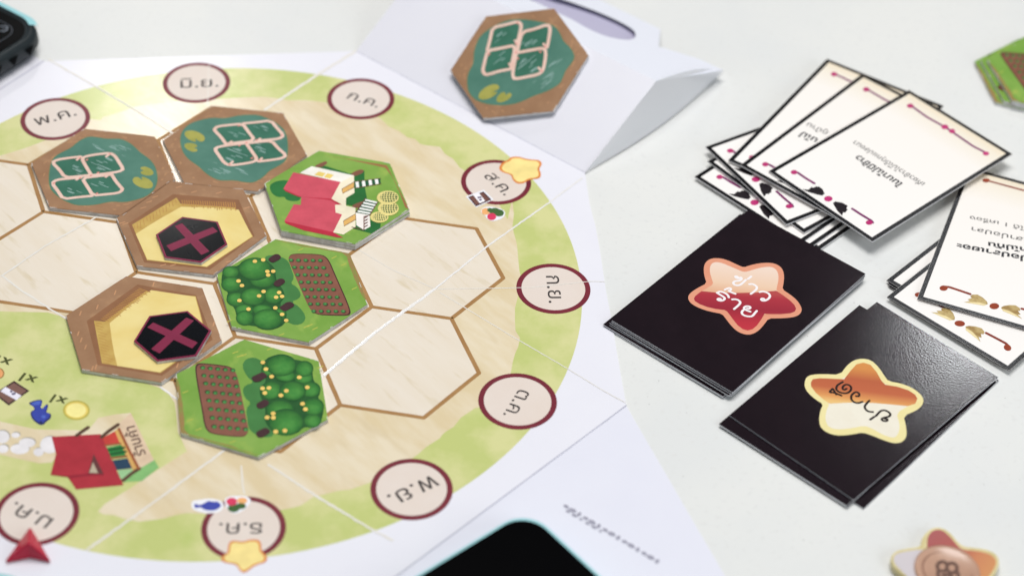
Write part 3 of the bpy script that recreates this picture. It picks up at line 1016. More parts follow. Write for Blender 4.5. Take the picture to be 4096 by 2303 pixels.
hs = [
    ('printed_soil_rim', (150, 104, 66), [HH((640, 104), (1315, 215), (1540, 655), (1500, 640), (1440, 480), (1370, 330), (1300, 240), (1100, 195), (900, 150))]),
    ('printed_bush', (36, 108, 52), [smooth_line(HH((135, 440), (150, 400), (220, 370), (310, 362), (400, 400), (470, 480), (455, 540), (430, 572), (360, 577), (300, 560), (290, 530), (220, 537), (160, 500)), True, 1)]),
    ('printed_house_shade', (34, 100, 46), [HH((670, 215), (730, 232), (940, 298), (1090, 268), (1092, 420), (1115, 540), (1120, 600), (1000, 625), (900, 612), (900, 500), (985, 430), (985, 320), (640, 240)), HH((1160, 770), (1255, 790), (1250, 845), (1160, 900), (970, 850), (1000, 800))]),
    ('printed_log', (124, 80, 62), [smooth_line(HH((575, 228), (670, 182), (712, 172), (718, 200), (650, 240)), True, 1), smooth_line(HH((945, 300), (1040, 255), (1085, 262), (1078, 292), (985, 330)), True, 1), smooth_line(HH((955, 625), (1005, 598), (1085, 572), (1090, 600), (1010, 655)), True, 1)]),
    ('printed_rear_wall', (232, 228, 218), [HH((440, 292), (560, 225), (985, 318), (985, 395), (850, 385))]),
    ('printed_window', (226, 198, 108), [HH((585, 312), (630, 278), (702, 295), (668, 332)), HH((682, 336), (716, 296), (782, 312), (745, 350))]),
    ('printed_gable_wall', (230, 220, 194), [HH((850, 385), (985, 318), (990, 492), (905, 545), (905, 622), (1000, 642), (1002, 832), (878, 912), (772, 888), (865, 712), (800, 690), (795, 610), (850, 600), (752, 552))]),
    ('printed_roof', (196, 76, 92), [HH((375, 286), (850, 383), (757, 556), (862, 612), (795, 612), (800, 690), (866, 710), (776, 888), (285, 776), (380, 608), (450, 614), (455, 532), (415, 520), (275, 452))]),
    ('printed_roof_edge', (176, 36, 58), [HH((285, 776), (776, 888), (878, 944), (820, 941), (480, 870), (370, 828), (300, 800)), HH((455, 532), (757, 552), (862, 612), (820, 606), (750, 566)), HH((275, 452), (415, 518), (455, 532), (430, 534), (300, 478))]),
    ('printed_door', (214, 168, 96), [HH((865, 455), (985, 385), (985, 440), (870, 500)), HH((880, 775), (1000, 705), (1005, 760), (885, 828))]),
    ('printed_drying_rack', (30, 84, 52), [HH((990, 385), (1250, 350), (1255, 402), (1003, 445)), HH((1100, 552), (1225, 585), (1140, 720), (1003, 695))]),
    ('printed_rack_slat', (238, 236, 232), [HH((1000, 382), (1030, 378), (1038, 438), (1008, 442)), HH((1064, 373), (1094, 369), (1104, 428), (1072, 433)), HH((1130, 364), (1160, 360), (1170, 418), (1140, 423)), HH((1194, 356), (1224, 352), (1234, 406), (1204, 411))] + [HH((1103 - 19 * k, 556 + 28 * k), (1222 - 16 * k, 585 + 27 * k), (1213 - 16 * k, 600 + 27 * k), (1094 - 19 * k, 572 + 28 * k)) for k in range(5)]),
    ('printed_shed', (236, 228, 222), [HH((1003, 692), (1142, 716), (1150, 832), (1086, 866), (1010, 820))]),
    ('printed_shed_slat', (96, 62, 60), [HH((1090, 738 + 30 * k), (1125, 722 + 30 * k), (1125, 733 + 30 * k), (1090, 752 + 30 * k)) for k in range(4)]),
]
for k, (nm, c, polys) in enumerate(hs):
    s = Sheet()
    for pl in polys:
        s.poly(pl, zt + k * DZ)
    s.done(nm, ink(c), house, frH, split=True)
zz = zt + 15 * DZ
s = Sheet()
for a in ([(985, 383), (1252, 348)], [(1000, 446), (1257, 402)], [(1100, 550), (1000, 692)], [(1225, 585), (1142, 718)], [(1086, 732), (1086, 866)], [(1086, 732), (1152, 716)], [(965, 838), (1086, 866)]):
    s.stroke(HH(*a), .012, zz)
for a in ([(865, 455), (985, 385), (985, 440), (870, 500), (865, 455)], [(880, 775), (1000, 705), (1005, 760), (885, 828), (880, 775)]):
    s.stroke(HH(*a), .008, zz)
s.done('printed_wood_line', ink((112, 70, 56)), house, frH, split=True)
zz += 4 * DZ
for (x, y, a, b) in ((1240, 738, 92, 56), (1330, 652, 105, 72), (1325, 545, 110, 70)):
    s = Sheet()
    s.poly(oval('r11', x, y, a, b, zt, 24), zz)
    s.done('printed_basket', ink((222, 206, 132)), house, frH)
    s = Sheet()
    s.poly(oval('r11', x + a * .1, y - b * .08, a * .8, b * .74, zt, 24), zz + DZ * .5)
    s.done('printed_basket_inside', ink((60, 88, 52)), house, frH)
    s = Sheet()
    for i in range(6):
        t = -.75 + i * .3
        h = math.sqrt(max(.05, 1 - t * t))
        s.stroke(smooth_line(HH((x + a * .1 + a * .8 * t, y - b * .1 - b * .72 * h), (x + a * .1 + a * (.8 * t - .12), y - b * .1), (x + a * .1 + a * .8 * t, y - b * .1 + b * .72 * h))), .011, zz + DZ + i * .0001)
    for i in range(4):
        t = -.6 + i * .4
        h = math.sqrt(max(.05, 1 - t * t))
        s.stroke(HH((x + a * .1 - a * .8 * h, y - b * .1 + b * .72 * t), (x + a * .1 + a * .8 * h, y - b * .1 + b * .72 * t)), .010, zz + 3 * DZ + i * .0001)
    s.done('printed_basket_weave', ink((228, 214, 140)), house, frH, stuff=True)
    zz += 5 * DZ

# --- sand pit tiles
zt = ZB + TH + DZ
frS1 = tile_frame(-3.059, 1.792, 122.5)
sand = tile_base('hexagon_tile', 'brown sand pit tile touching the two pond tiles, black token in its middle', frS1, m_soil, GT)


def SS(*pts):
    return rd('r01', pts, zt)


Sheet().poly(SS((1740, 505), (2400, 560), (2560, 925), (2110, 1262), (1450, 1190), (1290, 800)), zt).done('printed_pit_shade', ink((136, 94, 64)), sand, frS1)
Sheet().poly(SS((1775, 540), (1815, 600), (2360, 640), (2545, 930), (2080, 1238), (1478, 1167), (1328, 812)), zt + DZ).done('printed_pit_wall', mat('ochre pit wall print', (204, 172, 92), .42, .3, (188, 150, 72), 60, .35, .65, .1, 1500, (1, 3, 1), 60), sand, frS1)
Sheet().poly(smooth_line(SS((1365, 905), (1480, 830), (1620, 745), (1820, 632), (2130, 640), (2400, 662), (2535, 930), (2078, 1232), (1482, 1160)), True, 0), zt + 2 * DZ).done('printed_sand', mat('yellow sand print', (230, 205, 126), .42, .2, (237, 218, 150), 40, .3, .7, .1, 1500, (1, 2, 1), 20), sand, frS1)
s = Sheet()
for i in range(24):
    t = i / 23
    x, y = 1830 + 530 * t, 566 + 24 * t
    s.stroke(SS((x, y), (x + 10, y + rnd.uniform(40, 85))), .012, zt + 3 * DZ + i * .00003)
for i in range(14):
    t = i / 13
    x, y = 1345 + 420 * t, 815 - 255 * t
    s.stroke(SS((x, y), (x + 8, y + rnd.uniform(30, 70))), .007, zt + 3 * DZ + i * .00003)
s.done('printed_grass_streak', ink((176, 128, 70)), sand, frS1, stuff=True)
s = Sheet()
for (x, y) in ((1230, 790), (1260, 800), (1500, 580), (1440, 640), (1640, 1215), (1740, 1215), (1950, 480), (2200, 490), (2480, 640), (2300, 1180), (1560, 530), (1800, 430)):
    s.stroke(SS((x - 25, y + 8), (x + 25, y - 6)), .016, zt + DZ * .5)
s.done('printed_soil_dab', ink((186, 138, 100)), sand, frS1, stuff=True)
sand2 = dup(sand, tile_frame(-3.103, -.136, 119.5 + 60), 'brown sand pit tile away from the ponds, black token over its right edge')

# --- black cross tokens
frXA = tile_frame(-2.969, 1.507, 120.6, ZB + TH + 5 * DZ)
zx = ZB + TH + 5 * DZ + .042
m_mag = mat('magenta print', (124, 32, 64), .3, .12, (132, 36, 70), 200, .3, .7)
m_blk = mat('black token print', (8, 10, 15), .14, .10, (13, 15, 21), 200, .3, .7)
tok = thing('cross_token', 'black hexagon token with magenta cross, upper one of two, on a sand pit tile', 'token', frXA, 'black hexagon tokens with a magenta cross')
m_core2 = mat('white token cardboard edge', (222, 220, 220), .7, .2, (190, 186, 188), 300, .4, .6)
prism('token_slab', [frXA.m @ p for p in hexpts(0, 0, .466)], ZB + TH + 5 * DZ, zx, [m_mag, m_core2], tok, frXA, bevel=.004)
Sheet().poly([frXA.m @ p for p in hexpts(0, 0, .436)], zx + DZ).done('printed_black_field', m_blk, tok, frXA)
Sheet().poly(rd('r01', [(1755, 825), (1830, 797), (2105, 1078), (2025, 1115)], zx), zx + 2 * DZ).poly(rd('r01', [(1672, 1020), (2140, 835), (2190, 880), (1720, 1078)], zx), zx + 2.6 * DZ).done('printed_cross', m_mag, tok, frXA)
dup(tok, tile_frame(-2.704, -.24, 143.5, ZB + TH + 5 * DZ), 'black hexagon token with magenta cross, lower one of two, overhanging its sand pit')

# ---------------------------------------------------------------- cards
CW, CH, CT = 1.83, 2.88, .014
m_cardedge = mat('white card edge', (240, 240, 244), .7)
m_darkedge = mat('dark card edge', (60, 56, 62), .6)
m_cardback = mat('black card back', (22, 10, 17), .12, .34, (29, 16, 23), 60, .3, .7, .13, 1250)


def card_frame(o, x, z, tilt=0.0, deg=None):
    a = at(o[0], o[1], z)
    b = at(x[0], x[1], z)
    yaw = math.atan2(b.y - a.y, b.x - a.x)
    if deg is not None:
        yaw = math.radians(deg)
    m = Matrix.Rotation(yaw, 3, 'Z')
    if tilt:
        m = m @ Matrix.Rotation(math.radians(tilt), 3, 'X')
    return Frame(a, m)


def card_body(name, label, fr, top, edge, group):
    t = thing(name, label, 'card', fr, group)
    pts = [(0, 0), (CW, 0), (CW, CH), (0, CH)]
    v = [(x * U, y * U, z * U) for z in (-CT, 0) for x, y in pts]
    me = bpy.data.meshes.new('card_stock')
    me.from_pydata(v, [], [[4, 5, 6, 7], [3, 2, 1, 0], [0, 1, 5, 4], [1, 2, 6, 5], [2, 3, 7, 6], [3, 0, 4, 7]])
    me.materials.append(top)
    me.materials.append(edge)
    me.polygons.foreach_set('material_index', [0, 0, 1, 1, 1, 1])
    o = bpy.data.objects.new('card_stock', me)
    COL.objects.link(o)
    o.parent = t
    return t


GB = 'black backed cards with a red star'
R0 = REG['r22']


def q22(x, y):
    return (2048 + x * .39782, 1152 + y * .39782)


reds = [((2414, 1305), (2911, 1600), .010, 'lowest black card of the red star deck, white edge against the table'),
        ((2412, 1297), (2909, 1596), .034, 'black card sticking out furthest left from the red star deck'),
        ((2438, 1299), (2950, 1597), .050, 'black card whose lower corner juts out most under the red star deck'),
        ((2438, 1290), (2927, 1589), .068, 'black card third from the top of the red star deck'),
        ((2445, 1286), (2937, 1582), .086, 'black card just under the red star card'),
        ((2448, 1281), (2943, 1576), .104, 'glossy black card with a pink and red star, topmost of the left deck')]
back = None
for i, (o_, x_, z_, lb) in enumerate(reds):
    f_ = card_frame(o_, x_, z_)
    if i == 0:
        back = card_body('game_card', lb, f_, m_cardback, m_cardedge, GB)
    elif i < len(reds) - 1:
        dup(back, f_, lb)
    else:
        ftop = f_
        cR = dup(back, f_, lb)
GY = 'black backed cards with a yellow star'
_b = at(3455, 2030, .02)
_e = at(3994, 1519, .02)
_ly = math.atan2(_e.y - _b.y, _e.x - _b.x) - math.pi / 2
_fr3 = Frame(Vector((_b.x, _b.y, .008)) - Vector((math.cos(_ly), math.sin(_ly), 0)) * CW, Matrix.Rotation(_ly, 3, 'Z'))
dup(back, _fr3, 'black card at the bottom of the yellow star deck, showing along its right side', GY)
dup(back, card_frame((2880, 1700), (3388, 2026), .022), 'second black card from the bottom of the yellow star deck', GY)
dup(back, card_frame((2875, 1695), (3381, 2018), .038), 'black card showing along the left side of the yellow star deck', GY)
fY = card_frame((2919, 1661), (3402, 1990), .060)
cY = dup(back, fY, 'glossy black card with a cream and orange star, topmost of the lower deck', GY)


def sub(reg, pts, z, n=1, closed=True):
    return smooth_line(rd(reg, pts, z), closed, n)


zR = .104
outR = [(462, 330), (468, 250), (500, 190), (560, 145), (640, 130), (740, 135), (850, 165), (1000, 235), (1105, 281), (1200, 247), (1350, 212), (1500, 203), (1600, 215), (1690, 260), (1740, 330), (1757, 420), (1745, 540), (1725, 632), (1850, 712), (1960, 802), (2025, 900), (2042, 965), (2010, 1030), (1940, 1070), (1820, 1090), (1660, 1097), (1505, 1097), (1430, 1200), (1350, 1290), (1260, 1345), (1170, 1362), (1070, 1340), (980, 1290), (900, 1210), (830, 1120), (760, 1025), (620, 1000), (480, 965), (340, 910), (250, 850), (212, 790), (215, 730), (270, 670), (380, 600), (512, 535), (475, 430)]
inR = [(580, 230), (620, 200), (680, 193), (760, 210), (880, 260), (1000, 310), (1100, 352), (1160, 347), (1300, 302), (1420, 275), (1520, 268), (1590, 285), (1640, 330), (1665, 400), (1662, 500), (1640, 590), (1630, 655), (1730, 720), (1850, 810), (1920, 880), (1948, 940), (1930, 985), (1860, 1015), (1700, 1030), (1560, 1030), (1440, 1025), (1390, 1110), (1320, 1210), (1250, 1270), (1170, 1293), (1090, 1270), (1010, 1210), (930, 1110), (880, 1040), (835, 985), (800, 965), (650, 945), (520, 915), (400, 870), (320, 820), (303, 780), (325, 740), (380, 695), (430, 660), (520, 610), (620, 550), (590, 460), (560, 360), (560, 290)]
lowR = inR[16:44] + [(700, 686), (1000, 690), (1300, 682)]


def lp_(fr, reg, x, y, z):
    q = fr.inv @ r1(reg, x, y, z)
    return tuple(q * U)


Sheet().poly(sub('RS', outR, zR), zR + DZ).done('printed_star_border', ink((222, 148, 118), (228, 158, 128)), cR, ftop)
Sheet().poly(sub('RS', inR, zR), zR + 2 * DZ).done('printed_star', gradient('pale star ink', lp_(ftop, 'RS', 1100, 250, zR), lp_(ftop, 'RS', 1080, 690, zR), [(0, (238, 214, 198)), (.7, (234, 200, 172)), (1, (226, 176, 142))]), cR, ftop)
Sheet().poly(rd('RS', lowR, zR), zR + 3 * DZ).done('printed_star_lower_half', gradient('red star ink', lp_(ftop, 'RS', 1120, 680, zR), lp_(ftop, 'RS', 1150, 1290, zR), [(0, (178, 66, 66)), (.12, (170, 38, 54)), (.45, (152, 22, 46)), (.8, (184, 36, 54)), (1, (190, 40, 56))]), cR, ftop)
lettersR = [[(1015, 445), (1000, 425), (970, 420), (975, 445), (1030, 462), (1062, 435), (1075, 470), (1040, 495), (960, 500), (930, 530), (960, 565), (1030, 572), (1080, 540), (1140, 480)],
            [(1175, 465), (1200, 445), (1225, 425)],
            [(1195, 550), (1250, 545), (1310, 580), (1322, 620), (1270, 670), (1220, 705)],
            [(1360, 675), (1420, 665), (1500, 690), (1535, 740), (1500, 790), (1440, 820), (1385, 808), (1390, 780), (1430, 782), (1442, 805)],
            [(675, 690), (720, 665), (780, 680), (850, 720), (865, 762)],
            [(690, 698), (760, 740), (805, 772), (790, 802), (740, 820), (685, 805), (690, 782), (730, 782), (737, 800)],
            [(800, 640), (830, 625), (870, 610), (902, 620), (895, 650), (855, 655), (900, 680), (970, 705)],
            [(920, 795), (970, 790), (1030, 810), (1057, 850), (1010, 900), (950, 950)],
            [(1160, 940), (1195, 948), (1217, 925), (1190, 905), (1140, 905), (1108, 925), (1115, 955), (1160, 975), (1210, 992)],
            [(1115, 957), (1075, 985), (1075, 1030), (1130, 1062), (1210, 1072), (1250, 1060), (1280, 1020), (1315, 980)]]
m_wht = mat('white lettering', (244, 238, 240), .4)
s = Sheet()
for i, l in enumerate(lettersR):
    s.stroke(smooth_line(rd('RS', l, zR), False, 2), .030, zR + 4 * DZ + i * .0002)
s.done('printed_word', m_wht, cR, ftop)

zY = .060
outY = [(370, 940), (385, 895), (440, 868), (560, 862), (725, 870), (790, 780), (860, 725), (950, 705), (1040, 725), (1110, 790), (1170, 880), (1210, 935), (1330, 955), (1450, 1000), (1530, 1060), (1567, 1120), (1550, 1180), (1490, 1230), (1362, 1283), (1385, 1370), (1395, 1450), (1385, 1510), (1340, 1550), (1270, 1560), (1170, 1530), (1060, 1485), (955, 1448), (860, 1467), (740, 1482), (640, 1470), (560, 1430), (520, 1380), (513, 1300), (530, 1220), (555, 1165), (480, 1120), (400, 1050), (367, 990)]
inY = [(430, 950), (450, 915), (520, 905), (650, 910), (765, 915), (830, 830), (890, 765), (960, 748), (1030, 770), (1090, 840), (1140, 930), (1180, 970), (1300, 990), (1410, 1025), (1480, 1070), (1502, 1110), (1480, 1160), (1405, 1185), (1290, 1255), (1320, 1350), (1322, 1430), (1290, 1495), (1240, 1502), (1150, 1470), (1050, 1410), (965, 1380), (850, 1405), (730, 1420), (640, 1410), (590, 1370), (575, 1300), (590, 1220), (620, 1160), (560, 1120), (480, 1050), (435, 990)]
topY = inY[32:] + inY[:18] + [(1200, 1165), (1050, 1153), (900, 1148), (760, 1152)]
Sheet().poly(sub('r32', outY, zY), zY + DZ).done('printed_star_border', ink((234, 220, 156), (238, 226, 168)), cY, fY)
Sheet().poly(sub('r32', inY, zY), zY + 2 * DZ).done('printed_star', ink((234, 226, 208), (238, 232, 216)), cY, fY)
Sheet().poly(rd('r32', topY, zY), zY + 3 * DZ).done('printed_star_upper_half', gradient('orange star ink', lp_(fY, 'r32', 960, 750, zY), lp_(fY, 'r32', 960, 1170, zY), [(0, (214, 142, 70)), (.15, (212, 138, 68)), (.42, (184, 92, 54)), (.68, (190, 98, 58)), (.88, (220, 150, 84)), (1, (234, 190, 118))]), cY, fY)
lettersY = [[(752, 942), (720, 960), (688, 985), (685, 1025), (730, 1052), (790, 1060), (835, 1030), (838, 990), (800, 965), (762, 975), (745, 1008), (768, 1026), (790, 1010)],
            [(650, 1010), (612, 1048), (662, 1048), (738, 1080)], [(655, 1015), (672, 1045), (685, 1068)],
            [(885, 1085), (915, 1088), (920, 1062), (895, 1043), (865, 1050), (836, 1080), (835, 1120), (870, 1150), (910, 1156), (948, 1142)],
            [(1020, 1130), (990, 1160), (968, 1192), (985, 1225), (1015, 1242), (1055, 1244)],
            [(1085, 1285), (1115, 1250), (1142, 1228), (1185, 1228), (1232, 1258), (1225, 1290), (1170, 1300), (1138, 1315), (1155, 1335), (1198, 1336), (1203, 1316), (1172, 1312)],
            [(1028, 1320), (1068, 1292)]]
s = Sheet()
for i, l in enumerate(lettersY):
    s.stroke(smooth_line(rd('r32', l, zY), False, 2), .028, zY + 4 * DZ + i * .0002)
s.done('printed_word', ink((30, 20, 18)), cY, fY)

# face-up cards
m_face = gradient('cream card face', (0, 0, 0), (0, CH * U, 0), [(0, (247, 243, 240)), (.78, (246, 240, 234)), (.93, (241, 231, 214)), (1, (238, 220, 190))], .4, .25)
m_bord = mat('black card border', (10, 9, 13), .24, .22, (15, 14, 18), 100, .3, .7, .06, 700)


def local_sheet(fr, reg, pts, z, n=0):
    return smooth_line(rd(reg, pts, z), True, n) if n else rd(reg, pts, z)


def face_card(label, fr, group, kind):
    t = card_body('game_card', label, fr, m_face, m_cardedge if kind == 'purple' else m_darkedge, group)
    b = .062
    v = []
    for ins, zz in ((0.002, DZ), (b, DZ)):
        v += [fr.m @ Vector((ins, ins, zz)), fr.m @ Vector((CW - ins, ins, zz)), fr.m @ Vector((CW - ins, CH - ins, zz)), fr.m @ Vector((ins, CH - ins, zz))]
    make('printed_border', v, [[0, 1, 5, 4], [1, 2, 6, 5], [2, 3, 7, 6], [3, 0, 4, 7]], m_bord, t, fr)
    return t


frU1 = card_frame((3074, 685), (3480, 960), .20)
GP = 'face up cards with a purple ornament'
cU = face_card('face up cream card with purple ornament, topmost of the fanned pile, text turned away', frU1, GP, 'purple')
zU = .20
inv = frU1.inv


def cl(reg, x, y, z=.20):
    return frU1.inv @ r1(reg, x, y, z)


def build_ornament(t, fr, pieces):
    """pieces in card coordinates: (name, material, polygons, strokes)"""
    for k, (nm, m, polys, strokes) in enumerate(pieces):
        s = Sheet()
        for p in polys:
            s.poly(p, (2 + k) * DZ)
        for p, wd in strokes:
            s.stroke(p, wd, (2 + k) * DZ)
        s.done(nm, m, t, None, split=True)


def cpts(fr, reg, pts, z, n=0):
    q = [fr.inv @ p for p in rd(reg, pts, z)]
    q = [Vector((a.x, a.y, 0)) for a in q]
    return smooth_line(q, True, n) if n else q


def coval(fr, reg, x, y, rx, ry, z):
    return [Vector((a.x, a.y, 0)) for a in [fr.inv @ p for p in oval(reg, x, y, rx, ry, z)]]


m_pur = ink((112, 34, 92), (130, 40, 104))
m_pink = ink((176, 36, 104), (200, 60, 124))
m_wing = ink((26, 18, 24))
wingA = cpts(frU1, 'r31', [(345, 455), (405, 460), (440, 432), (455, 442), (480, 428), (515, 430), (548, 455), (570, 500), (545, 520), (480, 506), (400, 482)], zU)
wingB = cpts(frU1, 'r31', [(652, 595), (675, 578), (745, 590), (802, 622), (788, 648), (802, 660), (776, 690), (756, 688), (745, 722), (695, 670)], zU)
line1 = cpts(frU1, 'r31', [(262, 275), (300, 290), (380, 345), (465, 396)], zU)
line2 = cpts(frU1, 'r31', [(848, 652), (940, 712), (1040, 772), (1052, 790)], zU)
topl = cpts(frU1, 'r30', [(1435, 1062), (1600, 1180), (1790, 1285), (2060, 1470), (2190, 1537)], zU)
build_ornament(cU, frU1, [
    ('printed_flourish', m_pur, [], [(line1, .040), (line2, .040), (topl, .038)]),
    ('printed_bead', m_pink, [coval(frU1, 'r31', 262, 285, 34, 22, zU), coval(frU1, 'r31', 606, 551, 43, 28, zU), coval(frU1, 'r31', 1018, 790, 36, 23, zU), coval(frU1, 'r30', 1430, 1066, 34, 22, zU), coval(frU1, 'r31', 2192, 97, 32, 20, zU), coval(frU1, 'r30', 1778, 1278, 36, 24, zU), coval(frU1, 'r30', 1850, 1320, 32, 22, zU)], []),
    ('printed_wing', m_wing, [wingA, wingB], [])])
m_small = mat('small grey lettering', (96, 94, 94), .5)
m_bold = mat('small bold lettering', (52, 52, 56), .5)
base_purple = cU
plain_purple = None


def strip_copy(root, fr, label, group=None):
    return dup(root, fr, label, group)


# cards under the topmost purple one
frs = [((2961, 661), (3389, 922), .172, 'second card of the purple fan, mostly covered by the topmost'),
       ((2912, 642), (3368, 905), .155, 'third card of the purple fan, leftmost narrow strip with its far corner showing'),
       ((2821, 588), (3133, 887), .110, 'purple ornament card turned askew under the fan, pointing to the lower right'),
       ((2829, 645), (3206, 922), .080, 'purple ornament card between the askew card and the lowest'),
       ((2777, 707), (3209, 950), .052, 'lowest face up card of the purple pile, its left corner furthest out'),
       ((2815, 722), (3247, 966), .036, 'card edge peeping out under the purple pile, first black and white stripe'),
       ((2851, 730), (3283, 974), .018, 'card edge peeping out under the purple pile, lowest black and white stripe')]
made = {}
for i, (o_, x_, z_, lb) in enumerate(frs):
    f_ = card_frame(o_, x_, z_, deg=(-32.0, -24.3, -49.2, -41.2, -36.0, -36.0, -36.0)[i])
    made[i] = (dup(base_purple, f_, lb), f_)
text_part('printed_title', 'ในนาไม่มีข้าว', r1('r31', 1362, 400, zU), r1('r31', 915, 112, zU), zU + 3 * DZ, m_bold, cU, frU1, .03, .98)
text_part('printed_line', 'เกี่ยวข้าวไม่ได้ทุกแปลงนา', r1('r31', 1582, 395, zU), r1('r30', 885, 1415, zU), zU + 3 * DZ, m_small, cU, frU1, .01, 1.05)
c2, f2 = made[0]
text_part('printed_line', 'ภูบ้าน', r1('r30', 615, 1330, .172), r1('r30', 410, 1235, .172), .172 + 3 * DZ, m_small, c2, f2, .01)
text_part('printed_title', 'นไม่', r1('r30', 510, 1400, .172), r1('r30', 350, 1325, .172), .172 + 3 * DZ, m_bold, c2, f2, .03)

# gold pile
GG = 'face up cards with a gold wing ornament'
zG = .10
frG1 = card_frame((3669, 1193), (4096, 1315), zG)
cG = face_card('face up cream card with gold wings, topmost of its pile, four lines of text', frG1, GG, 'gold')
m_red = ink((124, 48, 36), (150, 66, 46))
m_gold = mat('gold wing print', (158, 126, 72), .4, .3, (196, 172, 116), 300, .35, .6)
m_goldl = ink((226, 208, 158))
m_bead = ink((140, 56, 34), (166, 78, 48))
wing = cpts(frG1, 'GC', [(597, 957), (640, 948), (622, 938), (652, 928), (640, 918), (655, 905), (690, 905), (725, 925), (752, 950), (760, 968), (740, 977), (680, 968), (640, 962)], zG)
wingl = cpts(frG1, 'GC', [(606, 958), (650, 955), (700, 958), (752, 972), (735, 980), (680, 971)], zG)
ball = coval(frG1, 'GC', 462, 862, 28, 18, zG)
mid = coval(frG1, 'GC', 803, 983, 33, 21, zG)
ln = cpts(frG1, 'GC', [(470, 852), (500, 855), (570, 878), (640, 902)], zG)
tl = cpts(frG1, 'GC', [(752, 138), (860, 172), (1003, 222)], zG)
tb = coval(frG1, 'GC', 748, 138, 26, 14, zG)
cx_ = sum(p.x for p in mid) / len(mid)


def mir(pp):
    return [Vector((2 * cx_ - p.x, p.y, 0)) for p in pp]


tx = [p for p in tl]
dtx = (tx[-1] - tx[0]).normalized()
tfull = [tx[0], tx[0] + Vector((1.5, 0, 0))]
build_ornament(cG, frG1, [
    ('printed_flourish', m_red, [], [(ln, .040), (mir(ln), .040), (tfull, .034)]),
    ('printed_bead', m_bead, [ball, mir(ball), mid, tb], []),
    ('printed_wing', m_gold, [wing, mir(wing)], []),
    ('printed_wing_feather', m_goldl, [wingl, mir(wingl)], [])])
golds = [((3547.5, 1187), (4030.6, 1478), .062, 'gold wing card just under the topmost one, wings and near corner showing'),
         ((3546, 1120), (4029, 1411), .044, 'gold wing card in the middle of the right pile, left corner near the black decks'),
         ((3550, 1134), (4033, 1425), .028, 'second lowest card of the gold wing pile'),
         ((3554, 1146), (4037, 1437), .012, 'lowest card of the gold wing pile')]
for i, (o_, x_, z_, lb) in enumerate(golds):
    dup(cG, card_frame(o_, x_, z_), lb)
for body, a, b, nm, m_, wt in (('มีบ่อปลาเยอะ', (1100, 662), (552, 560), 'printed_title', m_bold, .035), ('ตกไม่ทัน', (1090, 600), (762, 552), 'printed_title', m_bold, .035), ('ให้เสาบ่อปลา', (1110, 545), (652, 450), 'printed_line', m_small, .01), ('เก็บได้ 1 เครื่อง', (1120, 470), (640, 375), 'printed_line', m_small, .01)):
    text_part(nm, body, r1('GC', a[0], a[1], zG), r1('GC', b[0], b[1], zG), zG + 3 * DZ, m_, cG, frG1, wt, .66)


# ---------------------------------------------------------------- phones
def rounded(w_, h_, r, n=8):
    pts = []
    for cx, cy, a0 in ((w_ - r, h_ - r, 0), (r, h_ - r, 90), (r, r, 180), (w_ - r, r, 270)):
        for i in range(n + 1):
            a = math.radians(a0 + 90 * i / n)
            pts.append(Vector((cx + r * math.cos(a), cy + r * math.sin(a), 0)))
    return pts


def loft(name, loops, m, parent, cap_top=True, cap_bot=True, smooth=True):
    """loops: lists of local points of equal count"""
    k = len(loops[0])
    v = [p for l in loops for p in l]
    f = []
    for r in range(len(loops) - 1):
        for i in range(k):
            j = (i + 1) % k
            f.append([r * k + i, r * k + j, (r + 1) * k + j, (r + 1) * k + i])
    if cap_top:
        f.append([(len(loops) - 1) * k + i for i in range(k)])
    if cap_bot:
        f.append([k - 1 - i for i in range(k)])
    o = make(name, v, f, m, parent, None)
    if smooth:
        o.data.polygons.foreach_set('use_smooth', [len(p.vertices) == 4 for p in o.data.polygons])
    return o


def lift(pts, z, ins=0.0, c=None, w_=1, h_=1):
    out = []
    for p in pts:
        x, y = p.x, p.y
        out.append(Vector((w_ / 2 + (x - w_ / 2) * (1 - 2 * ins / w_), h_ / 2 + (y - h_ / 2) * (1 - 2 * ins / h_), z)))
    return out


m_teal = mat('pale teal phone rim', (158, 214, 220), .3, .4)
m_case = mat('dark green black case', (20, 28, 32), .45, .35, (28, 38, 42), 60, .3, .7)
m_hole = mat('deep black', (4, 5, 6), .8, .1)
m_glass = mat('black phone glass', (2, 2, 3), .25, .04)


# phone at the lower edge: far corner at pixel (2098, 2030)
zP = .34
c0 = at(2110, 2016, zP)
eL = (at(1620, 2312, zP) - c0).normalized()
Wp, Hp = 2.5, 5.2
# local frame: x along the right edge away from the corner, y along the left edge
yaw = math.atan2(eL.y, eL.x)
frPh = Frame((c0.x, c0.y, .0), Matrix.Rotation(yaw, 3, 'Z'))
ph = thing('phone', 'black screen phone with pale teal rim, out of focus at the lower edge', 'phone', frPh)
out = [Vector((p.x, p.y, 0)) for p in rounded(Wp, Hp, .34)]
zb = .006
loops = [lift(out, zb, .10, None, Wp, Hp), lift(out, .07, .02, None, Wp, Hp), lift(out, .18, 0, None, Wp, Hp), lift(out, .29, .01, None, Wp, Hp), lift(out, .335, .05, None, Wp, Hp)]
loft('phone_body', loops, m_teal, ph)
loft('screen_glass', [lift(out, .336, .07, None, Wp, Hp), lift(out, .346, .085, None, Wp, Hp)], m_glass, ph)

# phone at the upper left in a rugged case
zQ = .36
ca = r1('r00', 505, 285, zQ)
ea = (r1('r00', 0, 28, zQ) - ca)
ea.z = 0
yaw2 = math.atan2(ea.y, ea.x)
frQ = Frame((ca.x, ca.y, .0), Matrix.Rotation(yaw2, 3, 'Z'))
pq = thing('phone', 'phone in a dark rugged case with teal rim and triangular vents', 'phone', frQ)
Wq, Hq = 5.0, 2.5
out = rounded(Wq, Hq, .42, 10)


def ql(z, ins):
    return lift([Vector((p.x, p.y, 0)) for p in out], z, ins, None, Wq, Hq)


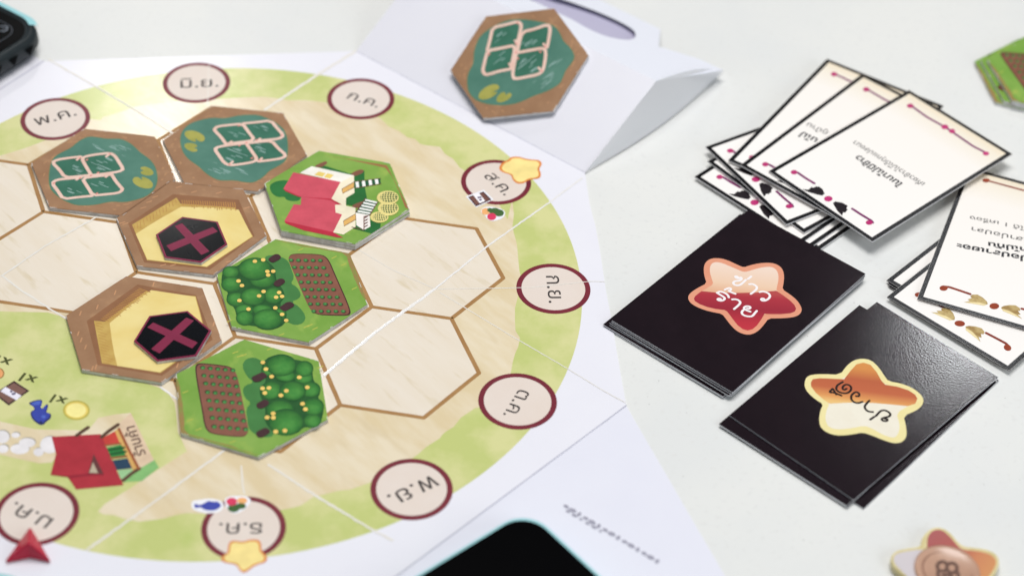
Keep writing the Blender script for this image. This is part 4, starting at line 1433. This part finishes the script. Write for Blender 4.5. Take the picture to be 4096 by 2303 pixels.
loft('phone_case', [ql(.0, .16), ql(.05, .05), ql(.16, .0), ql(.30, .01), ql(.345, .03)], m_case, pq)
loft('case_rim', [ql(.345, .03), ql(.372, .045), ql(.375, .09), ql(.352, .115)], m_case, pq, cap_top=True, cap_bot=False)
loft('screen_glass', [ql(.353, .13), ql(.356, .14)], m_glass, pq)
# teal outline along the far edge
k = len(out)
tv_ = ql(.30, -.012)
tu_ = ql(.372, -.004)
ti_ = ql(.392, .085)
sel = [i for i, p in enumerate(out) if p.y < .5 and p.x > .15]
sel = sorted(sel, key=lambda i: out[i].x)
vv, ff = [], []
for i in sel:
    vv += [tv_[i], tu_[i], ti_[i]]
for j in range(len(sel) - 1):
    a = 3 * j
    ff += [[a, a + 1, a + 4, a + 3], [a + 1, a + 2, a + 5, a + 4]]
make('teal_rim', vv, ff, m_teal, pq)
# second edge runs along local y from the corner; vents on its wall
for j in range(6):
    y = .34 + j * .30
    tri_ = [Vector((-.004, y, .27)), Vector((-.004, y + .17, .27)), Vector((-.002, y + .085, .12))]
    sgn = 1 if j % 2 == 0 else 1
    make('case_vent', [q + Vector((-.006, 0, 0)) for q in tri_], [[0, 1, 2]], m_hole, pq)
# thin grey outline of the screen and a small icon on it
s = Sheet()
fo = rounded(Wq - .62, Hq - .62, .2, 6)
s.stroke([Vector((p.x + .31, p.y + .31, 0)) for p in fo], .014, .3585, closed=True)
s.done('screen_outline', mat('dim grey screen line', (70, 74, 82), .5), pq, None)
s = Sheet()
ic = [frQ.inv @ p for p in rd('r00', [(5, 312), (40, 318), (70, 300), (75, 272), (40, 262), (5, 265)], .36)]
s.stroke([Vector((p.x, p.y, 0)) for p in ic], .022, .359)
ic = [frQ.inv @ p for p in rd('r00', [(25, 290), (52, 286)], .36)]
s.stroke([Vector((p.x, p.y, 0)) for p in ic], .016, .359)
s.done('screen_icon', mat('grey screen icon', (112, 118, 128), .5), pq, None)

# pale teal phone corner in the lower left corner of the photograph
cz = r1('r03', -5, 1275, .3)
frZ = Frame((cz.x - .05, cz.y, 0), Matrix.Rotation(math.radians(-118), 3, 'Z'))
pz = thing('phone', 'pale teal edge of a phone in the lower left corner', 'phone', frZ)
out = rounded(3.0, 5.0, .4)
loft('phone_body', [lift(out, z, i_, None, 3.0, 5.0) for z, i_ in ((.006, .1), (.07, .02), (.18, 0), (.28, .02), (.31, .06))], m_teal, pz)
loft('screen_glass', [lift(out, z, i_, None, 3.0, 5.0) for z, i_ in ((.311, .1), (.318, .12))], m_glass, pz)

# ---------------------------------------------------------------- red arrow pawn
ap = r1('r03', 308, 962, .02)
lf = r1('r03', 52, 1312, .02)
rt = r1('r03', 512, 1310, .02)
nt_ = r1('r03', 300, 1262, .02)
frA = Frame((nt_.x, nt_.y, 10 * DZ))
ar = thing('arrow_pawn', 'red plastic arrowhead pawn with a raised ridge beside the lower left month circle', 'pawn', frA)
m_plas = mat('translucent red plastic', (196, 30, 62), .3, .3, (176, 20, 52), 40, .3, .7)
z0 = 10 * DZ
top_n = nt_ + Vector((0, .06, .20))
tp = ap + Vector((0, -.02, .03))
v = [Vector((p.x, p.y, z0)) for p in (ap, lf, nt_, rt)] + [Vector((ap.x, ap.y, z0 + .05)), Vector((lf.x, lf.y, z0 + .05)), Vector((nt_.x, nt_.y + .03, z0 + .24)), Vector((rt.x, rt.y, z0 + .05))]
f = [[3, 2, 1, 0], [0, 1, 5, 4], [1, 2, 6, 5], [2, 3, 7, 6], [3, 0, 4, 7], [4, 5, 6], [4, 6, 7]]
o = make('arrow_body', v, f, m_plas, ar, frA)
bv = o.modifiers.new('bevel', 'BEVEL')
bv.width = .0006
bv.segments = 2

# ---------------------------------------------------------------- domed star coin
stp = [(1235, 1235), (1285, 1190), (1400, 1165), (1538, 1148), (1540, 1070), (1590, 1000), (1655, 955), (1740, 950), (1830, 1000), (1900, 1090), (1965, 1148), (2100, 1160), (2225, 1180), (2310, 1230), (2335, 1300), (2300, 1400), (2230, 1480), (2160, 1560), (2150, 1700), (2100, 1800), (1960, 1800), (1800, 1720), (1650, 1770), (1500, 1800), (1430, 1720), (1440, 1590), (1400, 1470), (1290, 1380), (1240, 1320)]
frC = Frame(r1('r33', 1800, 1380, -.01))
sc = thing('star_coin', 'star shaped coin token with gold rim, red and orange enamel and a round medallion', 'coin', frC)
base = smooth_line(rd('r33', stp, .10), True, 2)
cb = r1('r33', 1800, 1380, .1)


def sl(scale, z):
    return [frC.inv @ Vector((cb.x + (p.x - cb.x) * scale, cb.y + (p.y - cb.y) * scale, z)) for p in base]


m_goldr = mat('pale gold rim', (206, 190, 132), .3, .5, (226, 212, 160), 200, .3, .7, coat=.5)
loft('coin_rim', [sl(.985, -.011), sl(1.0, .02), sl(1.0, .08), sl(.985, .10)], m_goldr, sc)


def clip(l, fn):
    return [p for p in l if fn(p)]


m_enr = mat('dull red enamel', (176, 96, 90), .2, .5, (186, 110, 96), 40, .3, .7, coat=.7)
m_eno = gradient('orange enamel', lp_(frC, 'r33', 1650, 1000, .1), lp_(frC, 'r33', 2300, 1350, .1), [(0, (172, 92, 92)), (.45, (176, 92, 82)), (.7, (204, 132, 92)), (1, (212, 148, 96))], .2, .5)
lobes = [smooth_line(rd('r33', q, .1), True, 2) for q in ([(1600, 1090), (1610, 1040), (1660, 985), (1740, 978), (1810, 1030), (1880, 1110), (1950, 1185), (2080, 1190), (2210, 1215), (2280, 1260), (2300, 1310), (2260, 1400), (2190, 1480), (2130, 1560), (2110, 1700), (1800, 1650), (1620, 1500), (1600, 1200)], [(1265, 1250), (1300, 1218), (1420, 1192), (1560, 1175), (1610, 1230), (1600, 1400), (1560, 1560), (1520, 1740), (1455, 1720), (1465, 1600), (1430, 1480), (1330, 1385), (1262, 1310)])]
Sheet().poly(lobes[0], .102).done('red_enamel', m_eno, sc, frC)
Sheet().poly(lobes[1], .103).done('pearl_enamel', mat('pearl enamel', (214, 206, 210), .15, .6, coat=.8), sc, frC)
cm = r1('r33', 1800, 1400, .1)
mv = []
ff = []
nn = 40
for r_, z_ in ((.36, .104), (.36, .122), (.33, .130), (.31, .122), (0.001, .120)):
    for i in range(nn):
        a = 2 * math.pi * i / nn
        mv.append(Vector((cm.x + r_ * math.cos(a), cm.y + r_ * math.sin(a), z_)))
for r_ in range(4):
    for i in range(nn):
        j = (i + 1) % nn
        ff.append([r_ * nn + i, r_ * nn + j, (r_ + 1) * nn + j, (r_ + 1) * nn + i])
make('medallion', mv, ff, mat('copper medallion', (200, 160, 136), .22, .5, (180, 138, 116), 60, .3, .7, coat=.4), sc, frC, smooth=True)
s = Sheet()
for i, l in enumerate(([(1700, 1350), (1715, 1310), (1760, 1295), (1800, 1320), (1800, 1370), (1770, 1400), (1720, 1390), (1700, 1350)], [(1800, 1330), (1840, 1310), (1890, 1325), (1905, 1370), (1880, 1410), (1830, 1410), (1800, 1380), (1800, 1330)], [(1715, 1390), (1705, 1430), (1730, 1470)], [(1900, 1400), (1920, 1440), (1900, 1480)], [(1760, 1440), (1810, 1430), (1850, 1450)])):
    s.stroke(smooth_line(rd('r33', l, .125), False, 2), .038, .128 + i * .0004)
s2 = Sheet()
s2.stroke([Vector((cm.x + .27 * math.cos(2 * math.pi * i / 36), cm.y + .27 * math.sin(2 * math.pi * i / 36), 0)) for i in range(36)], .020, .1215, closed=True)
s2.done('medallion_groove', mat('dark groove', (140, 98, 78), .5), sc, frC)
s.done('medallion_emblem', mat('brown emblem', (104, 74, 62), .5), sc, frC)
